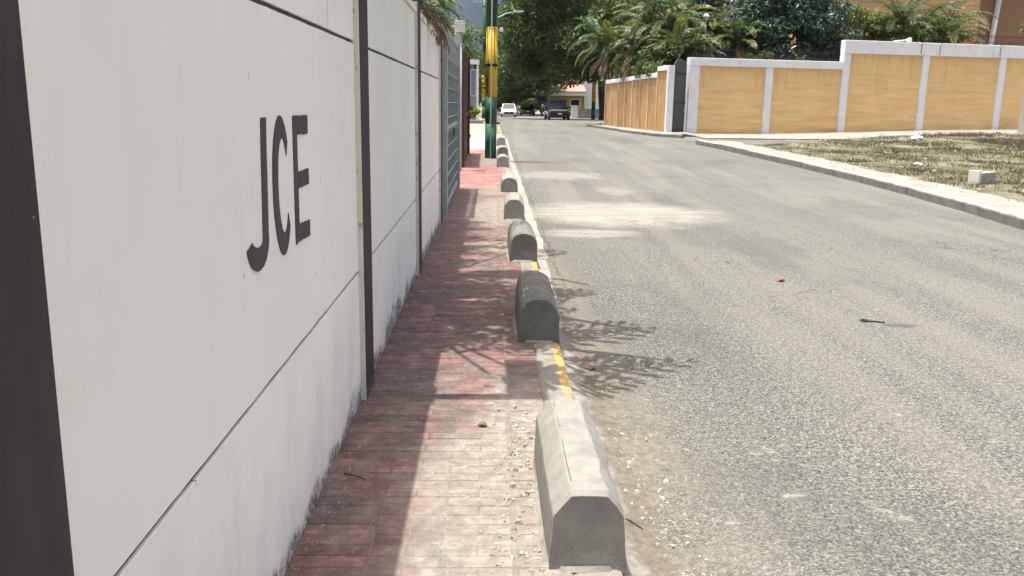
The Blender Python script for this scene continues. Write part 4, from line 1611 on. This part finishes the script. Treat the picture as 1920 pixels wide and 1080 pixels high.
# ------------------------------------------------------------------ vegetation
def leaves(centers, radii, n_per, size, seed, up=.45, aspect=.45, hollow=.5):
    """many pointed leaf faces spread through clumps"""
    r = np.random.RandomState(seed)
    allV = []
    for (c, rad), n in zip(zip(centers, radii), n_per):
        d = r.normal(size=(n, 3))
        d /= np.linalg.norm(d, axis=1)[:, None]
        q = hollow + (1 - hollow) * r.rand(n) ** .6
        p = np.array(c) + d * (q * 1.0)[:, None] * np.array(rad)
        nrm = d * .55 + r.normal(size=(n, 3)) * .55
        nrm[:, 2] += up
        nrm /= np.linalg.norm(nrm, axis=1)[:, None]
        t = np.cross(nrm, r.normal(size=(n, 3)))
        t /= np.linalg.norm(t, axis=1)[:, None] + 1e-9
        b = np.cross(nrm, t)
        s = size * (.6 + .8 * r.rand(n))[:, None]
        tip = t * s
        sd_ = b * s * aspect
        dr = np.array([0, 0, -1.0]) * s * .18
        V = np.stack([p - tip * .5, p + sd_ * .5, p + tip * .5 + dr, p - sd_ * .5], axis=1)
        allV.append(V.reshape(-1, 3))
    V = np.concatenate(allV)
    F = np.arange(len(V)).reshape(-1, 4)
    return V, F


def clumps(center, R, n, seed, cr=(.28, .5), lo=-.75):
    r = np.random.RandomState(seed)
    cs, rs = [], []
    while len(cs) < n:
        d = r.normal(size=3)
        d /= np.linalg.norm(d)
        if d[2] < lo: continue
        q = .35 + .6 * r.rand() ** .5
        c = np.array(center) + d * q * np.array(R)
        k = r.uniform(*cr) * min(R)
        cs.append(c)
        rs.append((k * r.uniform(.8, 1.35), k * r.uniform(.8, 1.35), k * r.uniform(.55, .9)))
    return cs, rs


def tree(name, base, crown_c, R, label, mat, n_cl, n_leaf, size, seed, trunk_r=.2, cat='tree', group=None, limbs=6, cr=(.28, .5), aspect=.5, fm=.8, lo=-.75):
    t = thing(name, base, label, cat, group)
    cs, rs = clumps(crown_c, R, n_cl, seed, cr, lo)
    V, F = leaves(cs, rs, [max(20, int(n_leaf / n_cl))] * n_cl, size, seed + 1, aspect=aspect)
    np_mesh('crown', V, F, mat, t)
    m = MB()
    b = Vector(base)
    cc = Vector(crown_c)
    fork = Vector((b.x + (cc.x - b.x) * fm, b.y + (cc.y - b.y) * fm, b.z + (cc.z - R[2] * .45 - b.z) * .8))
    r = random.Random(seed)
    mid = b.lerp(fork, .5) + Vector((r.uniform(-.1, .1), r.uniform(-.1, .1), 0))
    m.tube([b - Vector((0, 0, .25)), b + (mid - b) * .15, mid, fork], [trunk_r * 1.5, trunk_r * 1.05, trunk_r * .9, trunk_r * .75], 10)
    for k in range(limbs):
        e = Vector(cs[(k * 7) % len(cs)])
        md = fork.lerp(e, .5) + Vector((r.uniform(-.3, .3), r.uniform(-.3, .3), r.uniform(0, .3)))
        m.tube([fork, md, e], [trunk_r * .55, trunk_r * .35, trunk_r * .12], 7)
    m.build('trunk', M['bark'], t, True)
    return t


def frond(base, az, L, elev0, droop, nleaf, ll, lw, seed, vshape=.5):
    """one pinnate palm leaf: arched midrib with leaflets; returns verts, faces"""
    r = np.random.RandomState(seed)
    m = MB()
    pts = []
    p = Vector(base)
    NS = 12
    h = Vector((math.cos(az), math.sin(az), 0))
    for i in range(NS + 1):
        t = i / NS
        pts.append(p.copy())
        e = elev0 - droop * t ** 1.3
        p = p + (h * math.cos(e) + Vector((0, 0, math.sin(e)))) * (L / NS)
    m.tube(pts, [.022 * L / 2 * (1 - .8 * i / NS) + .004 for i in range(NS + 1)], 4, False)
    side = Vector((-h.y, h.x, 0))
    for k in range(nleaf):
        t = .12 + .88 * k / (nleaf - 1)
        u = t * NS
        i = min(int(u), NS - 1)
        q = pts[i].lerp(pts[i + 1], u - i)
        tg = (pts[i + 1] - pts[i]).normalized()
        upv = side.cross(tg) * -1
        if upv.z < 0: upv = -upv
        lng = ll * (math.sin(math.pi * min(1, .16 + t * .82)) ** .6) * (.85 + .3 * r.rand())
        for sg in (-1, 1):
            d = (side * sg * .8 + tg * (.55 + .2 * r.rand()) + upv * vshape * (.5 + .6 * r.rand())).normalized()
            mid = q + d * lng * .5
            end = q + d * lng * .9 + Vector((0, 0, -lng * (.22 + .25 * r.rand())))
            wv = tg * lw * .5
            n = len(m.v)
            m.v += [tuple(q), tuple(mid + wv), tuple(end), tuple(mid - wv)]
            m.f.append((n, n + 1, n + 2, n + 3))
    return m


def palm(name, base, H, stems, nf, L, label, seed, mats=('f_palm', 'f_palm', 'f_palm', 'f_palm2'), group=None, spread=.5, nleaf=22, ll=.55, lw=.055, dead=2, lean=.15):
    t = thing(name, base, label, 'palm', group)
    r = random.Random(seed)
    b = Vector(base)
    for s in range(stems):
        a = r.uniform(0, 6.28)
        off = Vector((math.cos(a) * spread * r.random(), math.sin(a) * spread * r.random(), 0)) if stems > 1 else Vector((0, 0, 0))
        h = H * r.uniform(.7, 1.05) if stems > 1 else H
        top = b + off * (1 + h * lean) + Vector((0, 0, h))
        MB().tube([b + off - Vector((0, 0, .2)), b + off * 1.1 + Vector((0, 0, h * .5)), top], [.09, .075, .06] if stems > 1 else [.2, .16, .13], 8).build('stem', M['bark_palm'], t, True)
        for k in range(nf):
            az = 6.283 * (k + r.random() * .6) / nf + s
            e0 = r.uniform(.55, 1.25) if k % 3 else r.uniform(.2, .6)
            fm = frond(top + Vector((0, 0, -.05)), az, L * r.uniform(.8, 1.1), e0, r.uniform(1.1, 1.9), nleaf, ll, lw, seed * 100 + s * 20 + k)
            fm.build('frond', M[r.choice(mats)], t)
        for k in range(dead):
            az = r.uniform(0, 6.28)
            fm = frond(top - Vector((0, 0, .15)), az, L * .8, -.3, 1.1, nleaf - 6, ll * .8, lw, seed * 100 + s * 20 + k + 50, .1)
            fm.build('dead_frond', M['leaf_dry'], t)
    return t


# big spreading street tree at the end of the road
tree('street_tree', (11.2, 89.5, gz(11, 89)), (6.9, 84.5, 9.2), (7.4, 9.0, 5.9), 'huge spreading tree overhanging the far end of the street', M['f_big'], 165, 62000, .34, 21, .42, limbs=12, cr=(.20, .32), fm=.12, lo=-.95)
tree('street_tree', (10, 129, .1), (9, 129, 5.2), (9.5, 4, 5.0), 'tall leafy tree rising behind the red roofed house', M['f_big'], 60, 14000, .38, 27, .3, limbs=6)
tree('street_tree', (2.6, 116, .1), (3.0, 116, 4.6), (6.4, 4.5, 5.0), 'dark leafy tree standing behind the white car', M['f_big'], 80, 22000, .34, 22, .3, limbs=7, cr=(.22, .38))
tree('shade_tree', (6.3, 111.8, .1), (5.2, 111.8, 3.0), (2.2, 1.8, 2.9), 'small leafy tree beside the dark navy car', M['f_big'], 30, 7000, .26, 23, .14, limbs=5)
tree('street_tree', (-4.4, 66, .35), (-4.0, 66, 4.6), (3.6, 3.0, 3.2), 'round green tree behind the white framed house', M['f_mid'], 40, 9000, .26, 24, .2, limbs=6)
tree('boundary_hedge', (3.5, 121, .1), (3.5, 121, 1.8), (6.5, 1.2, 2.2), 'dark hedge closing the far end of the street behind the cars', M['f_big'], 50, 9000, .26, 71, .08, cat='hedge', limbs=8, cr=(.6, .9))
tree('street_tree', (20, 104, .1), (19, 104, 7.2), (9, 5, 5.5), 'broad tree rising behind the far white garden wall', M['f_mid'], 60, 10000, .36, 25, .3, limbs=6)
tree('street_tree', (-9, 104, .1), (-7.6, 104, 4.8), (5.5, 5, 4.6), 'distant bushy tree left of the white car', M['f_mid'], 50, 9000, .34, 26, .3, limbs=6)
# dark glossy tree behind the orange front wall
tree('mango_tree', (15.6, 48.2, .6), (15.3, 48.0, 5.6), (3.7, 2.8, 4.0), 'dense dark blue-green tree behind the low orange wall', M['f_dark'], 80, 30000, .24, 31, .25, limbs=7, cr=(.24, .4), aspect=.42)
tree('hedge_tree', (19.7, 48.6, .6), (19.6, 48.2, 5.4), (1.3, 1.3, 2.3), 'yellow-green leafy shrub tree between dark tree and palms', M['f_lime'], 22, 4200, .18, 33, .09, limbs=4)
tree('rounded_shrub', (31.2, 49.0, .6), (31.2, 49.0, 5.9), (1.9, 1.5, 1.9), 'olive round shrub above the white coping at the right edge', M['f_mid'], 24, 5200, .16, 34, .1, limbs=4)
tree('yellow_hedge', (-2.2, 50.8, .5), (-2.2, 50.8, 1.05), (1.55, .6, .45), 'low yellow-green hedge in the planter beyond the dark red gate', M['f_lime'], 26, 3200, .12, 35, .05, cat='hedge', limbs=5)

# palms behind the orange side wall
PG = dict(group='palms behind the orange walls', ll=.50, lw=.085, nleaf=28)
palm('areca_palm', (7.9, 45.0, .45), 4.9, 7, 10, 2.2, 'feathery palm clump leaning over the orange side wall, nearest the street', 41, spread=1.0, dead=2, **PG)
palm('areca_palm', (8.7, 42.4, .45), 3.9, 6, 10, 2.0, 'palm clump with hanging brown fronds at the corner by the gate', 42, spread=.8, dead=2, **PG)
palm('areca_palm', (9.9, 46.6, .5), 5.8, 8, 10, 2.3, 'tall yellowing palm clump behind the garden lamp', 43, ('f_palm', 'f_palm', 'f_palm2'), spread=.9, dead=1, **PG)
palm('areca_palm', (11.7, 45.6, .5), 4.6, 6, 10, 2.0, 'green palm clump above the spiked railing beside dark tree', 44, spread=.8, **PG)
palm('areca_palm', (7.2, 49.6, .45), 5.2, 7, 10, 2.3, 'palm clump at the far end of the orange side wall', 45, spread=1.0, dead=2, **PG)
tree('garden_tree', (11.0, 54, .45), (10.6, 54, 5.6), (4.6, 2.5, 5.0), 'dark leafy tree filling the space behind the palms', M['f_big'], 60, 15000, .26, 52, .2, limbs=6)
# palms in front of the orange house
PG = dict(group='palms in front of the orange house', ll=.55, lw=.07, nleaf=24)
palm('areca_palm', (21.2, 48.6, .7), 5.4, 7, 9, 2.6, 'bushy palm in front of the orange house, left of the pair', 46, spread=.9, **PG)
palm('areca_palm', (23.9, 48.8, .7), 5.5, 7, 9, 2.6, 'bushy palm in front of the orange house with arching outer fronds', 47, spread=.9, **PG)
tree('garden_shrub', (22.6, 47.2, .7), (22.2, 47.2, 4.7), (3.6, .9, 1.3), 'mixed green shrub mass along the top of the tall white coping', M['f_hedge'], 34, 6500, .15, 48, .08, cat='shrub', limbs=8)
tree('garden_shrub', (8.0, 44.5, .45), (7.75, 43.6, 3.2), (.75, 4.6, 1.3), 'dark green creeper mass spilling over the orange side wall below the palms', M['f_big'], 46, 9500, .17, 53, .06, cat='shrub', limbs=8, cr=(.7, 1.0))
tree('garden_shrub', (12.6, 43.6, .5), (12.8, 43.9, 3.4), (4.6, .8, .75), 'low green shrub row behind the spiked railing', M['f_hedge'], 34, 6500, .15, 49, .06, cat='shrub', limbs=8)


# foliage over the left wall: a palm with dry skirts inside the plot
def wall_palm():
    t = thing('wall_palm', (-1.0, 10.4, 0), 'palm clump with dry brown leaves hanging over the top of the white wall', 'palm')
    r = random.Random(51)
    for s_, (px_, py_, h) in enumerate(((-1.02, 8.9, 2.74), (-.98, 9.7, 2.68), (-1.0, 10.5, 2.74), (-.98, 11.2, 2.66), (-1.05, 11.9, 2.70))):
        MB().tube([(px_ - .1, py_, -.2), (px_ - .05, py_, 1.4), (px_, py_, h)], [.07, .06, .05], 8).build('stem', M['bark_palm'], t, True)
        for k in range(10):
            az = r.uniform(-1.5, 1.5) if k < 6 else r.uniform(1.5, 4.7)
            frond((px_, py_, h - .03), az, r.uniform(.40, .68), r.uniform(.2, .9), r.uniform(1.3, 2.1), 16, .20, .034, 900 + s_ * 20 + k, .3).build('frond', M['f_palm'], t)
        for k in range(5):
            frond((px_ + .05, py_, h - .12), r.uniform(-1.3, 1.3), r.uniform(.40, .62), r.uniform(-.2, .2), 1.5, 12, .17, .03, 990 + s_ * 20 + k, .1).build('dead_frond', M['leaf_dry'], t)


wall_palm()


def overhang_tree():
    """tree inside the plot whose boughs reach over the sidewalk; its leaf shade falls on the bricks and the road"""
    t = thing('overhanging_tree', (-2.3, 7.2, 0), 'leafy tree inside the walled plot whose boughs reach over the sidewalk', 'tree')
    m = MB()
    m.tube([(-2.3, 7.2, -.2), (-2.3, 7.2, 1.6), (-2.1, 7.15, 3.2), (-1.8, 7.0, 4.0)], [.17, .14, .12, .10], 10)
    boughs = [
        [(-2.1, 7.15, 3.3), (-1.3, 6.6, 3.9), (-.5, 6.1, 4.0), (.2, 5.9, 3.75), (.62, 5.75, 3.5)],
        [(-1.9, 7.05, 3.8), (-1.0, 7.1, 4.3), (-.2, 7.0, 4.2), (.3, 6.7, 3.9), (.62, 6.5, 3.7)],
        [(-1.8, 7.0, 4.0), (-1.2, 7.9, 4.4), (-.6, 8.4, 4.3), (.05, 8.5, 4.0), (.35, 8.2, 3.8)],
        [(-2.1, 7.15, 3.4), (-1.4, 6.9, 3.9), (-.8, 6.6, 4.1), (-.3, 6.5, 4.1)],
        [(-1.8, 7.0, 4.0), (-1.3, 8.9, 4.5), (-.9, 9.8, 4.5), (-.5, 10.2, 4.4)],
        [(-1.8, 7.0, 4.0), (-2.4, 6.0, 4.8), (-2.8, 5.2, 5.0)],
        [(-1.8, 7.0, 4.0), (-2.9, 8.0, 4.9), (-3.4, 8.8, 5.1)],
    ]
    for b in boughs:
        m.tube(b, [.07 * (1 - .8 * i / (len(b) - 1)) + .006 for i in range(len(b))], 7)
    m.build('trunk', M['bark'], t, True)
    cs, rs, ns = [], [], []

    def add(c, r_, n):
        cs.append(c)
        rs.append(r_)
        ns.append(n)
    # dense mass above the sidewalk between y 5.6 and 8.2
    r = np.random.RandomState(61)
    for k in range(46):
        add((r.uniform(-1.1, -.20), r.uniform(5.75, 8.3), r.uniform(3.7, 4.5)), (.28, .28, .2), 60)
    # thinner outer sprays over the kerb and street
    for c in ((-.22, 6.05, 3.8), (-.2, 6.4, 3.9), (-.32, 5.8, 3.9), (-.15, 6.9, 4.0), (-.15, 7.6, 4.1), (-.25, 8.3, 4.1)):
        add(c, (.24, .26, .12), 62)
    tw = [((-.25, 5.15, 2.95), (.35, 5.32, 2.90), (.86, 5.62, 2.80)), ((-.3, 5.55, 3.0), (.2, 5.68, 2.95), (.62, 5.52, 2.85)), ((-.2, 6.0, 3.0), (.35, 6.22, 2.95), (.80, 6.42, 2.85)),
          ((-.2, 6.35, 3.05), (.25, 6.42, 3.0), (.62, 6.62, 2.9)), ((-.2, 7.5, 3.05), (.1, 7.75, 3.0), (.40, 7.9, 2.9)), ((-.2, 9.6, 3.1), (.05, 9.9, 3.05), (.30, 10.1, 3.0)),
          ((-.45, 5.1, 3.0), (-.1, 4.98, 2.95), (.22, 5.06, 2.9))]
    for k, (a, b_, c_) in enumerate(tw):
        MB().tube([(-.95, (a[1] + 7.0) / 2, 3.6), a], [.02, .012], 5).build('twig', M['bark'], t, True)
        dv = Vector(c_) - Vector(a)
        az_ = math.atan2(dv.y, dv.x)
        for q in ((0, 1), (1, 2), (1,))[k % 3]:
            st_ = Vector(a).lerp(Vector(c_), .05 + .16 * q)
            frond(st_, az_ + (-.30, .05, .38)[q] + .1 * math.sin(k), dv.length * (.55, .85, .5)[q], .02, .25, 6, .30, .10, 700 + k * 9 + q, .05).build('leaf_spray', M['f_mid'], t)
    for c in ((-.55, 9.9, 4.4), (-.75, 9.5, 4.4), (-.45, 10.4, 4.3), (-.3, 9.7, 4.3), (-.15, 10.1, 4.3)):
        add(c, (.28, .25, .12), 30)
    for k in range(16):
        add((r.uniform(-3.6, -1.6), r.uniform(5.0, 9.2), r.uniform(4.3, 5.4)), (.55, .55, .4), 60)
    V, F = leaves(cs, rs, ns, .17, 62, up=.8, aspect=.30, hollow=.1)
    np_mesh('crown', V, F, M['f_mid'], t)


overhang_tree()
# ------------------------------------------------------------------ hills in the haze


def hills():
    V = []
    F = []
    nx, ny = 120, 26
    for j in range(ny + 1):
        for i in range(nx + 1):
            x = -3800 + 7600 * i / nx
            yv = 1500 + 2600 * j / ny
            t = j / ny
            ridge = 470 + 120 * mnoise.noise((x * .0011, 3, 0)) + 45 * mnoise.noise((x * .005, 8, 1))
            prof = ss(0, .75, t)
            z = prof * ridge + prof * 60 * mnoise.noise((x * .004, yv * .003, 2)) + prof * 22 * mnoise.noise((x * .014, yv * .01, 4)) - 2
            V.append((x, yv, z))
    for j in range(ny):
        for i in range(nx):
            a = j * (nx + 1) + i
            F.append((a, a + 1, a + nx + 2, a + nx + 1))
    o = MB().raw(V, F).build('hills', M['forest'], None, True)
    o['kind'] = 'structure'


hills()

# air between here and the hills
hz = NB('air_haze')
hz.t.nodes.remove(hz.b)
pv = hz.n('ShaderNodeVolumePrincipled')
pv.inputs['Color'].default_value = (.50, .68, 1.0, 1)
pv.inputs['Density'].default_value = 0.00006
pv.inputs['Anisotropy'].default_value = 0.0
hz.t.links.new(pv.outputs[0], hz.t.nodes['Material Output'].inputs['Volume'])
hzo = MB().box(-3900, 3900, -250, 4200, -4, 720).build('haze', hz.m)
hzo['kind'] = 'stuff'
